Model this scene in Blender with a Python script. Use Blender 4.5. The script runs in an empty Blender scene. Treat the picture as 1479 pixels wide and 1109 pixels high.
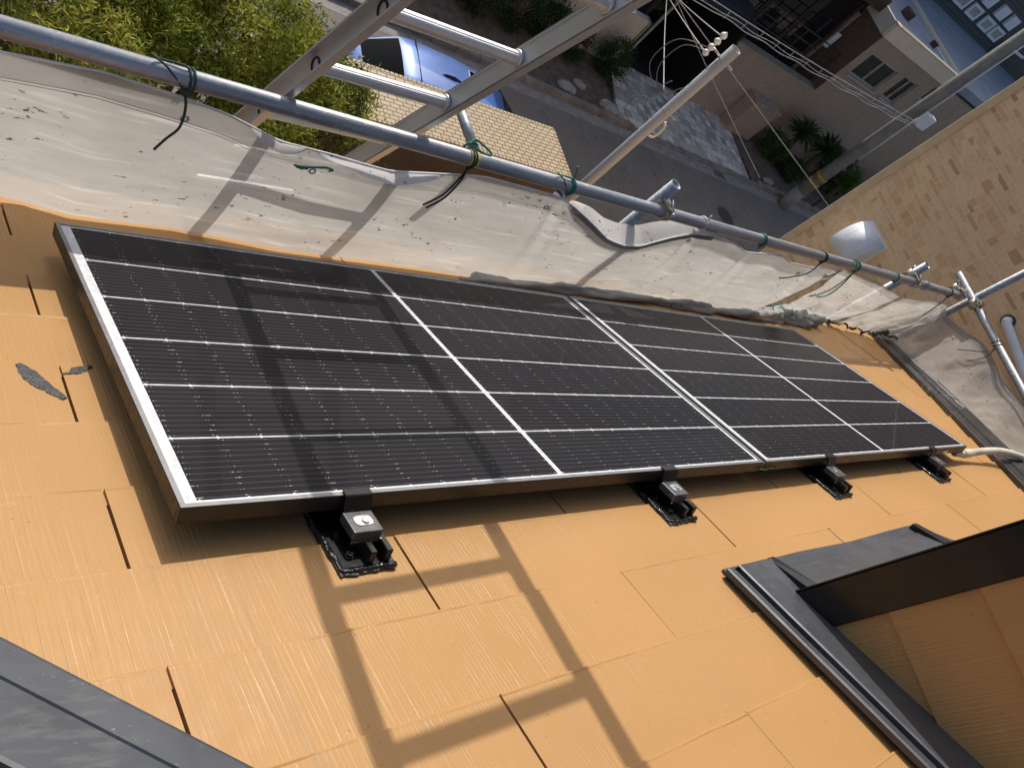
import bpy, bmesh, math, random
import numpy as np
from mathutils import Vector, Matrix
random.seed(7)
rng = np.random.default_rng(11)
R = math.radians
sc = bpy.context.scene
COL = sc.collection
ID = Matrix.Identity(4)
ROOF = Matrix.Rotation(R(-30), 4, 'X')          # roof plane frame: x along the eave, y down the slope
STREET = Matrix.Rotation(R(-4), 4, 'Z')         # street frame
HR = -0.085                                     # roof surface in the roof frame (panels are at 0)
GZ = -7.0                                       # street level

# ------------------------------------------------------------------ materials
class NT:
    def __init__(s, name):
        s.m = bpy.data.materials.new(name); s.m.use_nodes = True
        s.t = s.m.node_tree; s.n = s.t.nodes; s.l = s.t.links
        s.b = s.n['Principled BSDF']; s.out = s.n['Material Output']
    def node(s, typ, **kw):
        n = s.n.new(typ)
        for k, v in kw.items(): setattr(n, k, v)
        return n
    def link(s, a, b): s.l.new(a, b)
    def set(s, sock, v):
        if hasattr(v, 'is_linked'): s.link(v, sock)
        else: sock.default_value = v
    def M(s, op, a, b=0.0, c=0.0):
        n = s.node('ShaderNodeMath', operation=op)
        s.set(n.inputs[0], a); s.set(n.inputs[1], b); s.set(n.inputs[2], c)
        return n.outputs[0]
    def coord(s):
        return s.node('ShaderNodeTexCoord').outputs['Object']
    def xyz(s, v):
        n = s.node('ShaderNodeSeparateXYZ'); s.link(v, n.inputs[0]); return n.outputs
    def mapping(s, v, scale=(1, 1, 1), rot=(0, 0, 0), loc=(0, 0, 0)):
        n = s.node('ShaderNodeMapping'); s.link(v, n.inputs[0])
        n.inputs['Scale'].default_value = scale; n.inputs['Rotation'].default_value = rot; n.inputs['Location'].default_value = loc
        return n.outputs[0]
    def noise(s, v, scale=5, detail=4, rough=0.5, dist=0.0):
        n = s.node('ShaderNodeTexNoise'); s.link(v, n.inputs['Vector'])
        n.inputs['Scale'].default_value = scale; n.inputs['Detail'].default_value = detail
        n.inputs['Roughness'].default_value = rough; n.inputs['Distortion'].default_value = dist
        return n.outputs['Fac']
    def ramp(s, f, stops):
        n = s.node('ShaderNodeValToRGB'); s.link(f, n.inputs[0])
        e = n.color_ramp.elements
        while len(e) < len(stops): e.new(0.5)
        for i, (p, c) in enumerate(stops):
            e[i].position = p; e[i].color = (c[0], c[1], c[2], 1)
        return n.outputs[0]
    def rng(s, f, a, b, c=0.0, d=1.0):
        n = s.node('ShaderNodeMapRange'); s.link(f, n.inputs[0])
        for i, v in enumerate((a, b, c, d)): n.inputs[1 + i].default_value = v
        return n.outputs[0]
    def mix(s, f, a, b):
        n = s.node('ShaderNodeMix', data_type='RGBA')
        s.set(n.inputs[0], f)
        for i, v in ((6, a), (7, b)):
            if hasattr(v, 'is_linked'): s.link(v, n.inputs[i])
            else: n.inputs[i].default_value = (v[0], v[1], v[2], 1)
        return n.outputs[2]
    def bump(s, h, strength=0.3, dist=0.01):
        n = s.node('ShaderNodeBump'); s.link(h, n.inputs['Height'])
        n.inputs['Strength'].default_value = strength; n.inputs['Distance'].default_value = dist
        s.link(n.outputs[0], s.b.inputs['Normal']); return n.outputs[0]
    def base(s, v):
        if hasattr(v, 'is_linked'): s.link(v, s.b.inputs['Base Color'])
        else: s.b.inputs['Base Color'].default_value = (v[0], v[1], v[2], 1)
    def p(s, **kw):
        for k, v in kw.items():
            s.set(s.b.inputs[k.replace('_', ' ')], v)

def plain(name, c, rough=0.5, metal=0.0, var=0.25, scale=8, bump=0.0, bscale=60, coat=0.0, spec=0.5):
    t = NT(name); v = t.coord()
    f = t.noise(v, scale, 5, 0.6)
    lo = tuple(x * (1 - var) for x in c); hi = tuple(min(1, x * (1 + var)) for x in c)
    t.base(t.ramp(f, [(0.3, lo), (0.7, hi)]))
    t.p(Roughness=t.rng(t.noise(v, scale * 3, 3), 0.3, 0.7, max(0.02, rough - 0.08), min(1, rough + 0.08)), Metallic=metal)
    t.b.inputs['Specular IOR Level'].default_value = spec
    t.b.inputs['Coat Weight'].default_value = coat
    t.b.inputs['Coat Roughness'].default_value = 0.05
    if bump: t.bump(t.noise(v, bscale, 4), bump, 0.01)
    return t.m

def slate_mat():
    t = NT('orange_slate'); v = t.coord()
    x, y, z = t.xyz(v)
    # wood-grain ribs pressed along the slope
    warp = t.noise(t.mapping(v, (6, 3, 1)), 1.0, 2)
    g1 = t.noise(t.mapping(v, (150, 3.2, 1)), 1.0, 2, 0.5)
    g2 = t.noise(t.mapping(v, (70, 1.3, 1), loc=(3, 5, 0)), 1.0, 2, 0.5)
    patch = t.rng(t.noise(t.mapping(v, (2.3, 3.1, 1)), 1.0, 2), 0.35, 0.65, 0.25, 1.0)
    left = t.rng(x, -0.2, 1.5, 1.0, 0.22)
    ph = t.M('ADD', t.M('DIVIDE', x, 0.0088), t.M('ADD', t.M('MULTIPLY', t.noise(t.mapping(v, (34, 1.2, 1)), 1.0, 2), 2.2), t.M('MULTIPLY', t.noise(t.mapping(v, (5, 2.5, 1)), 1.0, 2), 1.2)))
    sn = t.M('SINE', t.M('MULTIPLY', ph, 6.2832))
    brk = t.rng(t.noise(t.mapping(v, (95, 7.5, 1), loc=(1, 2, 0)), 1.0, 2, 0.6), 0.36, 0.60)
    rid = t.M('MULTIPLY', t.rng(sn, 0.1, 1.0), brk)
    ribs = t.M('ADD', t.M('MULTIPLY', rid, 0.55), t.M('MULTIPLY', t.rng(g1, 0.35, 0.65), 0.14))
    amp = t.M('MULTIPLY', patch, left)
    fine = t.noise(v, 420, 2)
    wob = t.noise(v, 14, 3)
    h = t.M('ADD', t.M('MULTIPLY', ribs, amp), t.M('ADD', t.M('MULTIPLY', fine, 0.08), t.M('MULTIPLY', wob, 0.28)))
    nb = t.bump(h, 0.42, 0.0042)
    big = t.noise(t.mapping(v, (1.6, 2.6, 1)), 1.0, 3)
    c = t.ramp(big, [(0.3, (0.452, 0.252, 0.098)), (0.7, (0.498, 0.282, 0.114))])
    groove = t.rng(sn, -1.0, -0.5, 1.0, 0.0)
    c = t.mix(t.M('MULTIPLY', t.M('MULTIPLY', groove, amp), 0.22), c, (0.34, 0.18, 0.07))
    sp = t.rng(t.noise(v, 95, 2, 0.4), 0.735, 0.76)
    c = t.mix(t.M('MULTIPLY', sp, 0.55), c, (0.22, 0.10, 0.04))
    g = t.node('ShaderNodeNewGeometry')
    tone = t.rng(g.outputs['Random Per Island'], 0, 1, 0.0, 0.20)
    c = t.mix(tone, c, (0.40, 0.235, 0.105))
    run = t.M('MULTIPLY', t.rng(t.noise(t.mapping(v, (16, 1.1, 1), loc=(4, 1, 0)), 1.0, 3, 0.55), 0.52, 0.74), t.rng(t.noise(t.mapping(v, (1.4, 1.7, 1), loc=(7, 3, 0)), 1.0, 2), 0.42, 0.62))
    c = t.mix(t.M('MULTIPLY', run, 0.34), c, (0.36, 0.24, 0.13))
    scuff = t.rng(t.noise(t.mapping(v, (26, 60, 1), rot=(0, 0, 0.5)), 1.0, 4, 0.65), 0.64, 0.72)
    c = t.mix(t.M('MULTIPLY', scuff, 0.22), c, (0.62, 0.45, 0.27))
    t.base(c)
    t.p(Roughness=t.rng(t.noise(v, 30, 3), 0.3, 0.7, 0.34, 0.48))
    t.link(t.rng(t.M('MULTIPLY', ribs, amp), 0.1, 0.5, 0.13, 0.50), t.b.inputs['Specular IOR Level'])
    return t.m

def cell_mat():
    t = NT('solar_cells'); v = t.coord()
    x, y, z = t.xyz(v)
    W_, H_ = 1.755, 1.038
    # horizontal position inside one half of the module
    in2 = t.M('GREATER_THAN', x, W_ / 2)
    xl = t.M('SUBTRACT', x, t.M('MULTIPLY', in2, W_ / 2 + 0.009 - 0.036))   # second half starts at 0.036 too
    px = 0.08325
    fx = t.M('FRACT', t.M('DIVIDE', t.M('SUBTRACT', xl, 0.036), px))
    dgx = t.M('MULTIPLY', t.M('MINIMUM', fx, t.M('SUBTRACT', 1.0, fx)), px)
    py = 0.168
    fy = t.M('FRACT', t.M('DIVIDE', t.M('SUBTRACT', y, 0.0150), py))
    dgy = t.M('MULTIPLY', t.M('MINIMUM', fy, t.M('SUBTRACT', 1.0, fy)), py)
    nb = 11
    fb = t.M('FRACT', t.M('MULTIPLY', fy, nb))
    db = t.M('MULTIPLY', t.M('ABSOLUTE', t.M('SUBTRACT', fb, 0.5)), py / nb)
    bus = t.M('LESS_THAN', db, 0.00038)
    glint = t.M('MULTIPLY', t.M('LESS_THAN', db, 0.0009),
               t.M('MULTIPLY', t.M('LESS_THAN', dgx, 0.008), t.M('GREATER_THAN', t.noise(t.mapping(v, (260, 70, 1)), 1.0, 1), 0.56)))
    rowl = t.M('LESS_THAN', dgy, 0.0019)
    knot = t.M('LESS_THAN', t.M('ADD', dgx, t.M('MULTIPLY', dgy, 1.1)), 0.0052)
    mid = t.M('LESS_THAN', t.M('ABSOLUTE', t.M('SUBTRACT', x, W_ / 2)), 0.0072)
    midgap = t.M('LESS_THAN', t.M('ABSOLUTE', t.M('SUBTRACT', x, W_ / 2)), 0.0012)
    ends = t.M('MAXIMUM', t.M('LESS_THAN', x, 0.031), t.M('GREATER_THAN', x, W_ - 0.021))
    tb = t.M('MAXIMUM', t.M('LESS_THAN', y, 0.0155), t.M('GREATER_THAN', y, H_ - 0.0155))
    white = t.M('MAXIMUM', t.M('MAXIMUM', rowl, knot), t.M('MAXIMUM', mid, t.M('MAXIMUM', ends, tb)))
    gap = t.M('LESS_THAN', dgx, 0.0008)
    tone = t.noise(t.mapping(v, (2, 2, 2)), 1.0, 3)
    cell = t.ramp(tone, [(0.3, (0.0088, 0.0083, 0.0118)), (0.7, (0.0125, 0.0119, 0.0170))])
    c = t.mix(t.M('MULTIPLY', gap, 0.7), cell, (0.004, 0.004, 0.006))
    c = t.mix(t.M('MULTIPLY', bus, 0.42), c, (0.26, 0.255, 0.26))
    c = t.mix(t.M('MULTIPLY', glint, 0.6), c, (0.62, 0.60, 0.58))  # glints on the ribbons at the cell gaps, painted as bright dots
    wcol = t.ramp(t.noise(v, 60, 3), [(0.3, (0.55, 0.56, 0.57)), (0.7, (0.78, 0.79, 0.8))])
    c = t.mix(white, c, wcol)
    c = t.mix(t.M('MULTIPLY', midgap, 0.55), c, (0.3, 0.3, 0.3))
    t.base(c)
    t.p(Roughness=0.42)
    t.b.inputs['Specular IOR Level'].default_value = 0.06
    t.b.inputs['Coat Weight'].default_value = 0.085
    t.b.inputs['Coat IOR'].default_value = 1.33
    t.link(t.rng(t.noise(v, 4, 4), 0.3, 0.7, 0.03, 0.06), t.b.inputs['Coat Roughness'])
    return t.m

def sheet_mat(name='scaffold_sheet', dark=1.0, trans=0.66, clear=0.09, bmp=0.05):
    t = NT(name); v = t.coord()
    x, y, z = t.xyz(v)
    f = t.noise(t.mapping(v, (2.2, 2, 6)), 1.0, 6, 0.66, 0.0)
    c = t.ramp(f, [(0.25, (0.44 * dark, 0.42 * dark, 0.39 * dark)), (0.5, (0.52 * dark, 0.505 * dark, 0.48 * dark)), (0.75, (0.59 * dark, 0.58 * dark, 0.56 * dark))])
    streak = t.rng(t.noise(t.mapping(v, (3.5, 3, 46)), 1.0, 3, 0.5), 0.58, 0.72, 0, 0.4)
    c = t.mix(streak, c, (0.90, 0.885, 0.85))
    # tar flecks and rubbed marks
    sm = t.noise(t.mapping(v, (34, 30, 78), rot=(0, 0.9, 0)), 1.0, 3, 0.55)
    pm = t.noise(t.mapping(v, (5, 5, 6.3)), 1.0, 2)
    k = t.M('MULTIPLY', t.rng(sm, 0.652, 0.675), t.rng(pm, 0.46, 0.55))
    c = t.mix(t.M('MULTIPLY', k, 0.88), c, (0.035, 0.03, 0.028))
    smear = t.rng(t.noise(t.mapping(v, (3, 3, 22), rot=(0, 0.12, 0)), 1.0, 4), 0.56, 0.8, 0, 0.30)
    c = t.mix(smear, c, (0.34, 0.30, 0.26))
    # gentle cloth folds
    cr = t.rng(t.M('ABSOLUTE', t.M('SUBTRACT', t.noise(t.mapping(v, (3.2, 3, 5.5), rot=(0, 0.35, 0)), 1.0, 3, 0.55, 0.8), 0.5)), 0.0, 0.05, 1.0, 0.0)
    h = t.M('ADD', t.noise(t.mapping(v, (6, 6, 14)), 1.0, 3), t.M('ADD', t.M('MULTIPLY', cr, 0.30), t.M('MULTIPLY', t.noise(v, 500, 1), 0.02)))
    bn = t.bump(h, bmp, 0.05)
    d = t.node('ShaderNodeBsdfDiffuse'); t.link(c, d.inputs[0]); t.link(bn, d.inputs['Normal'])
    tr = t.node('ShaderNodeBsdfTranslucent'); t.link(c, tr.inputs[0]); t.link(bn, tr.inputs['Normal'])
    mx = t.node('ShaderNodeMixShader'); mx.inputs[0].default_value = trans
    t.link(d.outputs[0], mx.inputs[1]); t.link(tr.outputs[0], mx.inputs[2])
    tp = t.node('ShaderNodeBsdfTransparent')
    mx2 = t.node('ShaderNodeMixShader'); mx2.inputs[0].default_value = clear
    t.link(mx.outputs[0], mx2.inputs[1]); t.link(tp.outputs[0], mx2.inputs[2])
    t.link(mx2.outputs[0], t.out.inputs[0])
    return t.m

def galv_mat(name='galvanised_steel', c=(0.42, 0.44, 0.47), rough=0.38, metal=0.75):
    t = NT(name); v = t.coord()
    f = t.noise(t.mapping(v, (3, 40, 40)), 1.0, 5, 0.65)
    f2 = t.noise(v, 55, 4, 0.6)
    a = tuple(q * 0.62 for q in c); b = tuple(min(1, q * 1.25) for q in c)
    cc = t.ramp(f, [(0.3, a), (0.7, b)])
    sp = t.rng(f2, 0.61, 0.70)
    cc = t.mix(t.M('MULTIPLY', sp, 0.55), cc, (0.62, 0.6, 0.57))
    sp2 = t.rng(t.noise(v, 90, 3), 0.70, 0.76)
    cc = t.mix(t.M('MULTIPLY', sp2, 0.6), cc, (0.12, 0.09, 0.07))
    t.base(cc); t.p(Metallic=metal, Roughness=t.rng(f2, 0.3, 0.7, rough - 0.1, rough + 0.14))
    t.bump(f2, 0.12, 0.004)
    return t.m

def alu_mat(name, c, rough, metal=0.85):
    t = NT(name); v = t.coord()
    f = t.noise(t.mapping(v, (7, 7, 7)), 1.0, 4, 0.6); f2 = t.noise(v, 60, 3)
    t.base(t.ramp(f, [(0.25, tuple(q * .88 for q in c)), (0.75, tuple(min(1, q * 1.08) for q in c))]))
    t.p(Metallic=metal, Roughness=t.rng(f2, 0.3, 0.7, rough - .05, rough + .07))
    return t.m

def tilebrick(name, c1, c2, cm, bw, bh, mort, plane='xz', rough=0.6, off=0.5, bias=0.0, bump=0.4, sq=1.0):
    t = NT(name); v = t.coord(); x, y, z = t.xyz(v)
    cb = t.node('ShaderNodeCombineXYZ')
    a, b = {'xz': (x, z), 'yz': (y, z), 'xy': (x, y)}[plane]
    t.link(a, cb.inputs[0]); t.link(b, cb.inputs[1])
    n = t.node('ShaderNodeTexBrick'); t.link(cb.outputs[0], n.inputs['Vector'])
    n.offset = off; n.squash = sq
    n.inputs['Scale'].default_value = 1.0
    n.inputs['Brick Width'].default_value = bw; n.inputs['Row Height'].default_value = bh
    n.inputs['Mortar Size'].default_value = mort; n.inputs['Mortar Smooth'].default_value = 0.2
    n.inputs['Bias'].default_value = bias
    for k, q in (('Color1', c1), ('Color2', c2), ('Mortar', cm)): n.inputs[k].default_value = (*q, 1)
    dirt = t.noise(v, 2.5, 4)
    col = t.mix(t.rng(dirt, 0.35, 0.75, 0.0, 0.4), n.outputs['Color'], tuple(q * 0.7 for q in c1))
    t.base(col); t.p(Roughness=rough)
    inv = t.M('SUBTRACT', 1.0, n.outputs['Fac'])
    t.bump(inv, bump, 0.004)
    return t.m

def stone_siding():
    t = NT('stone_pattern_siding'); v = t.coord(); x, y, z = t.xyz(v)
    def layer(bw, bh, ox, oz):
        cb = t.node('ShaderNodeCombineXYZ')
        t.link(t.M('ADD', y, ox), cb.inputs[0]); t.link(t.M('ADD', z, oz), cb.inputs[1])
        n = t.node('ShaderNodeTexBrick'); t.link(cb.outputs[0], n.inputs['Vector'])
        n.offset = 0.37; n.offset_frequency = 2; n.squash = 0.55; n.squash_frequency = 3
        n.inputs['Scale'].default_value = 1; n.inputs['Brick Width'].default_value = bw; n.inputs['Row Height'].default_value = bh
        n.inputs['Mortar Size'].default_value = 0.0030; n.inputs['Mortar Smooth'].default_value = 0.35
        n.inputs['Color1'].default_value = (0, 0, 0, 1); n.inputs['Color2'].default_value = (1, 1, 1, 1); n.inputs['Mortar'].default_value = (0.5, 0.5, 0.5, 1)
        return n.outputs['Color'], n.outputs['Fac']
    ca, fa = layer(0.150, 0.036, 0, 0)
    cb_, fb = layer(0.120, 0.072, 0.4, 0.0)
    sel = t.M('GREATER_THAN', t.noise(t.mapping(v, (1, 1.6, 4.0)), 1.0, 1), 0.52)
    cc = t.mix(sel, ca, cb_); ff = t.M('ADD', t.M('MULTIPLY', sel, fb), t.M('MULTIPLY', t.M('SUBTRACT', 1.0, sel), fa))
    col = t.ramp(cc, [(0.0, (0.58, 0.32, 0.15)), (0.12, (0.78, 0.485, 0.255)), (0.45, (0.86, 0.56, 0.31)), (0.8, (0.92, 0.625, 0.36)), (1.0, (0.82, 0.55, 0.33))])
    col = t.mix(t.rng(t.noise(v, 34, 4, 0.65), 0.5, 0.72, 0, 0.4), col, (0.50, 0.33, 0.18))
    col = t.mix(t.M('MULTIPLY', ff, 0.6), col, (0.90, 0.71, 0.48))
    t.base(col); t.p(Roughness=0.7)
    t.bump(t.M('ADD', t.M('SUBTRACT', 1.0, ff), t.M('MULTIPLY', t.noise(v, 60, 3), 0.4)), 0.4, 0.005)
    return t.m

def leaf_mat(name, c1, c2, c3, trans=0.35):
    t = NT(name)
    g = t.node('ShaderNodeNewGeometry')
    cl = t.rng(t.noise(t.coord(), 2.4, 2), 0.3, 0.7)
    fac = t.M('ADD', t.M('MULTIPLY', g.outputs['Random Per Island'], 0.55), t.M('MULTIPLY', cl, 0.45))
    c = t.ramp(fac, [(0.08, c1), (0.5, c2), (0.92, c3)])
    t.base(c); t.p(Roughness=0.55); t.b.inputs['Specular IOR Level'].default_value = 0.22
    tr = t.node('ShaderNodeBsdfTranslucent'); t.link(c, tr.inputs[0])
    mx = t.node('ShaderNodeMixShader'); mx.inputs[0].default_value = trans
    t.link(t.b.outputs[0], mx.inputs[1]); t.link(tr.outputs[0], mx.inputs[2]); t.link(mx.outputs[0], t.out.inputs[0])
    return t.m

def glass_mat(name, c=(0.01, 0.012, 0.014), rough=0.03, coat=0.6):
    t = NT(name); t.base(c); t.p(Roughness=rough); t.b.inputs['Coat Weight'].default_value = coat; t.b.inputs['Specular IOR Level'].default_value = coat * .8
    t.b.inputs['Coat Roughness'].default_value = 0.02
    return t.m

def asphalt_mat():
    t = NT('asphalt'); v = t.coord()
    f = t.noise(v, 1.1, 5, 0.6); g = t.noise(v, 180, 2)
    c = t.ramp(f, [(0.3, (0.175, 0.153, 0.126)), (0.7, (0.225, 0.198, 0.166))])
    c = t.mix(t.rng(g, 0.55, 0.75, 0, 0.4), c, (0.12, 0.12, 0.12))
    crack = t.rng(t.M('ABSOLUTE', t.M('SUBTRACT', t.noise(v, 0.8, 6, 0.6), 0.5)), 0.0, 0.006, 0.6, 0.0)
    c = t.mix(crack, c, (0.02, 0.02, 0.02))
    t.base(c); t.p(Roughness=0.85); t.bump(g, 0.3, 0.01)
    return t.m

def cap_mat(name, c, rough, dusty=0.4):
    t = NT(name); v = t.coord()
    f = t.noise(t.mapping(v, (5, 5, 5)), 1.0, 6, 0.7)
    f2 = t.noise(t.mapping(v, (16, 60, 20), rot=(0, 0, 0.7)), 1.0, 4, 0.7)
    cc = t.ramp(f, [(0.3, tuple(q * 0.8 for q in c)), (0.7, tuple(q * 1.25 for q in c))])
    dust = t.M('MULTIPLY', t.rng(f2, 0.48, 0.7), t.rng(t.noise(v, 3.2, 2), 0.45, 0.62))
    cc = t.mix(t.M('MULTIPLY', dust, dusty), cc, (0.30, 0.28, 0.24))
    fl = t.rng(t.noise(v, 150, 2), 0.715, 0.74)
    cc = t.mix(t.M('MULTIPLY', fl, 0.35), cc, (0.4, 0.4, 0.4))
    t.base(cc); t.p(Roughness=t.rng(f, 0.3, 0.7, rough - 0.08, rough + 0.1))
    t.bump(t.M('ADD', t.noise(v, 9, 2), t.M('MULTIPLY', f2, 0.1)), 0.12, 0.02)
    return t.m

def car_paint():
    t = NT('blue_car_paint'); v = t.coord()
    t.base(t.ramp(t.noise(v, 3, 2), [(0.3, (0.050, 0.135, 0.42)), (0.7, (0.07, 0.17, 0.48))]))
    t.p(Metallic=0.2, Roughness=0.42); t.b.inputs['Coat Weight'].default_value = 1.0; t.b.inputs['Coat Roughness'].default_value = 0.04
    return t.m

MT = dict(
    slate=slate_mat(), deck=plain('roof_deck', (0.09, 0.035, 0.015), 0.9), cells=cell_mat(),
    frame=plain('black_anodised', (0.018, 0.017, 0.017), 0.42, 0.2, 0.15, 20),
    litlip=plain('sunlit_frame_lip', (0.21, 0.215, 0.225), 0.38, 0.4, 0.12, 30),
    black=plain('black_paint', (0.009, 0.009, 0.0095), 0.34, 0.0, 0.3, 15, coat=0.1, spec=0.35),
    tar=plain('black_sealant', (0.008, 0.008, 0.008), 0.24, 0.0, 0.4, 40, bump=0.6, bscale=110, coat=0.4),
    smear=plain('grey_sealant_film', (0.035, 0.035, 0.040), 0.42, 0.0, 0.5, 60, bump=0.5, bscale=160),
    steel=plain('bright_steel', (0.62, 0.62, 0.63), 0.3, 1.0, 0.2, 60),
    dark_steel=plain('grey_bracket_steel', (0.11, 0.11, 0.115), 0.4, 0.5, 0.3, 40),
    sheet=sheet_mat(), sheetb=sheet_mat('scaffold_sheet_thin', 1.15, 0.6, 0.22, 0.16), hem=sheet_mat('sheet_hem', 0.85, 0.6, 0.5), flap=sheet_mat('sunlit_sheet_flap', 1.5, 0.25, 0.0), shadecloth=plain('shade_dark_cloth', (0.06, 0.055, 0.05), 0.8), tape=sheet_mat('brown_edge_tape', 0.55, 0.4, 0.0), bundle=sheet_mat('dirty_sheet', 0.80, 0.2, 0.0),
    galv=galv_mat('galvanised_steel', (0.36, 0.38, 0.41), 0.46, 0.55), galv2=plain('pole_galvanised', (0.35, 0.36, 0.375), 0.62, 0.0, 0.06, 3), alu=alu_mat('ladder_aluminium', (0.60, 0.585, 0.56), 0.42, 0.6),
    rung=alu_mat('rung_aluminium', (0.78, 0.775, 0.76), 0.36, 0.75),
    clamp=galv_mat('clamp_steel', (0.50, 0.44, 0.33), 0.4, 0.7), yellow=plain('pale_yellow_paint', (0.45, 0.46, 0.16), 0.5),
    green=plain('green_cord', (0.04, 0.21, 0.13), 0.7, var=0.4, scale=80), dcord=plain('dark_cord', (0.025, 0.06, 0.042), 0.7), bcord=plain('black_cord', (0.012, 0.012, 0.012), 0.7),
    cream=plain('cream_conduit', (0.68, 0.61, 0.48), 0.4), white=plain('white_plastic', (0.80, 0.83, 0.88), 0.55, 0, 0.06, 6),
    whitep=plain('white_label', (0.8, 0.8, 0.78), 0.5), cap=cap_mat('grey_hip_cap', (0.050, 0.058, 0.072), 0.42, 0.22), capd=cap_mat('dark_hip_cap', (0.022, 0.023, 0.026), 0.36),
    cap2=cap_mat('flashing_grey', (0.060, 0.064, 0.074), 0.36, 0.12), siding=stone_siding(), trim=plain('tan_trim', (0.68, 0.48, 0.28), 0.6, 0, 0.12),
    canopy=tilebrick('canopy_tile', (0.47, 0.355, 0.20), (0.55, 0.425, 0.255), (0.04, 0.028, 0.018), 0.1, 0.05, 0.0058, 'xy', 0.4, bump=0.5),
    canopyw=plain('canopy_edge', (0.50, 0.39, 0.24), 0.5), leaf=leaf_mat('feathery_leaf', (0.028, 0.050, 0.008), (0.21, 0.255, 0.032), (0.62, 0.55, 0.12), 0.40),
    shrub=leaf_mat('shrub_leaf', (0.02, 0.045, 0.012), (0.045, 0.08, 0.02), (0.09, 0.12, 0.03)), topi=leaf_mat('topiary_leaf', (0.03, 0.08, 0.01), (0.06, 0.13, 0.02), (0.10, 0.17, 0.03)),
    palm=leaf_mat('palm_leaf', (0.03, 0.06, 0.02), (0.06, 0.10, 0.035), (0.13, 0.16, 0.08)), bright=leaf_mat('bright_leaf', (0.12, 0.2, 0.02), (0.22, 0.32, 0.05), (0.4, 0.45, 0.1)),
    trunk=plain('bark', (0.10, 0.075, 0.05), 0.9, bump=0.6, bscale=25), asphalt=asphalt_mat(), gnd=plain('far_ground', (0.05, 0.05, 0.043), 0.95, 0, 0.3, .2), soil=plain('soil', (0.135, 0.10, 0.07), 0.95, 0, 0.4, 5, bump=0.6, bscale=20),
    concrete=plain('concrete', (0.28, 0.255, 0.225), 0.85, 0, 0.25, 5, bump=0.2), cpole=plain('pole_concrete', (0.22, 0.21, 0.19), 0.8, 0, 0.2, 4), kerb=plain('kerb_stone', (0.23, 0.20, 0.165), 0.9, 0, 0.3, 3),
    paver=tilebrick('driveway_paver', (0.80, 0.73, 0.62), (0.22, 0.20, 0.175), (0.17, 0.15, 0.13), 0.24, 0.24, 0.008, 'xy', 0.8, bias=-0.12),
    btile=tilebrick('brown_tile', (0.42, 0.305, 0.222), (0.48, 0.352, 0.258), (0.24, 0.17, 0.125), 0.23, 0.065, 0.008, 'xz', 0.6),
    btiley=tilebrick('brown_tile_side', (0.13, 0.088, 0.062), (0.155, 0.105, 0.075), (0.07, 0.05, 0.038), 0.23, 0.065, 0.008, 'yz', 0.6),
    coping=plain('brown_coping', (0.33, 0.26, 0.20), 0.7), creamw=plain('cream_wall', (0.78, 0.64, 0.47), 0.75, 0, 0.06, 2), creamshade=plain('shaded_cream_wall', (0.55, 0.52, 0.47), 0.75, 0, 0.06, 2),
    bfloor=plain('blue_grey_membrane', (0.27, 0.295, 0.35), 0.55, 0, 0.14, 1.2), dwall=tilebrick('dark_grey_siding', (0.06, 0.062, 0.066), (0.075, 0.077, 0.08), (0.025, 0.025, 0.027), 6.0, 0.17, 0.016, 'xz', 0.6),
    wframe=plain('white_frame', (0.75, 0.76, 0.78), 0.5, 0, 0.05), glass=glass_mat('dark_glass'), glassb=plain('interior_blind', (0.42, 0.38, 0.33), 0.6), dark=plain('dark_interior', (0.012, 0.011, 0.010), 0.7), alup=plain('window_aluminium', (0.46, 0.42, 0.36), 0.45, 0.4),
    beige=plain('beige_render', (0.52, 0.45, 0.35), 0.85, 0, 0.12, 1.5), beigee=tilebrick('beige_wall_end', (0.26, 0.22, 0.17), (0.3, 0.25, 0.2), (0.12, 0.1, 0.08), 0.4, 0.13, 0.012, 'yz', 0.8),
    rooft=tilebrick('dark_roof_tile', (0.035, 0.036, 0.04), (0.05, 0.05, 0.055), (0.012, 0.012, 0.014), 0.28, 0.24, 0.02, 'xy', 0.7), paint=car_paint(), cglass=glass_mat('car_glass', (0.006, 0.007, 0.007), 0.06, 0.06),
    rubber=plain('rubber', (0.015, 0.015, 0.015), 0.8), lamp=plain('lamp_glass', (0.5, 0.5, 0.5), 0.1, 0.3), redl=plain('red_lamp', (0.3, 0.01, 0.01), 0.2), wire=plain('cable_grey', (0.42, 0.42, 0.42), 0.5), wiredk=plain('cable_dark', (0.10, 0.10, 0.10), 0.6), porc=plain('porcelain', (0.75, 0.76, 0.76), 0.25),
    iron=plain('cast_iron', (0.05, 0.045, 0.042), 0.6), rock=plain('pale_stone', (0.30, 0.28, 0.26), 0.9, bump=0.5), wallh=plain('house_wall', (0.55, 0.5, 0.42), 0.8), yb=plain('yellow_band', (0.42, 0.26, 0.03), 0.5), lblue=plain('pale_blue_wall', (0.42, 0.5, 0.58), 0.6), wood=plain('dark_wood_and_shade', (0.06, 0.035, 0.022), 0.7),
)

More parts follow.
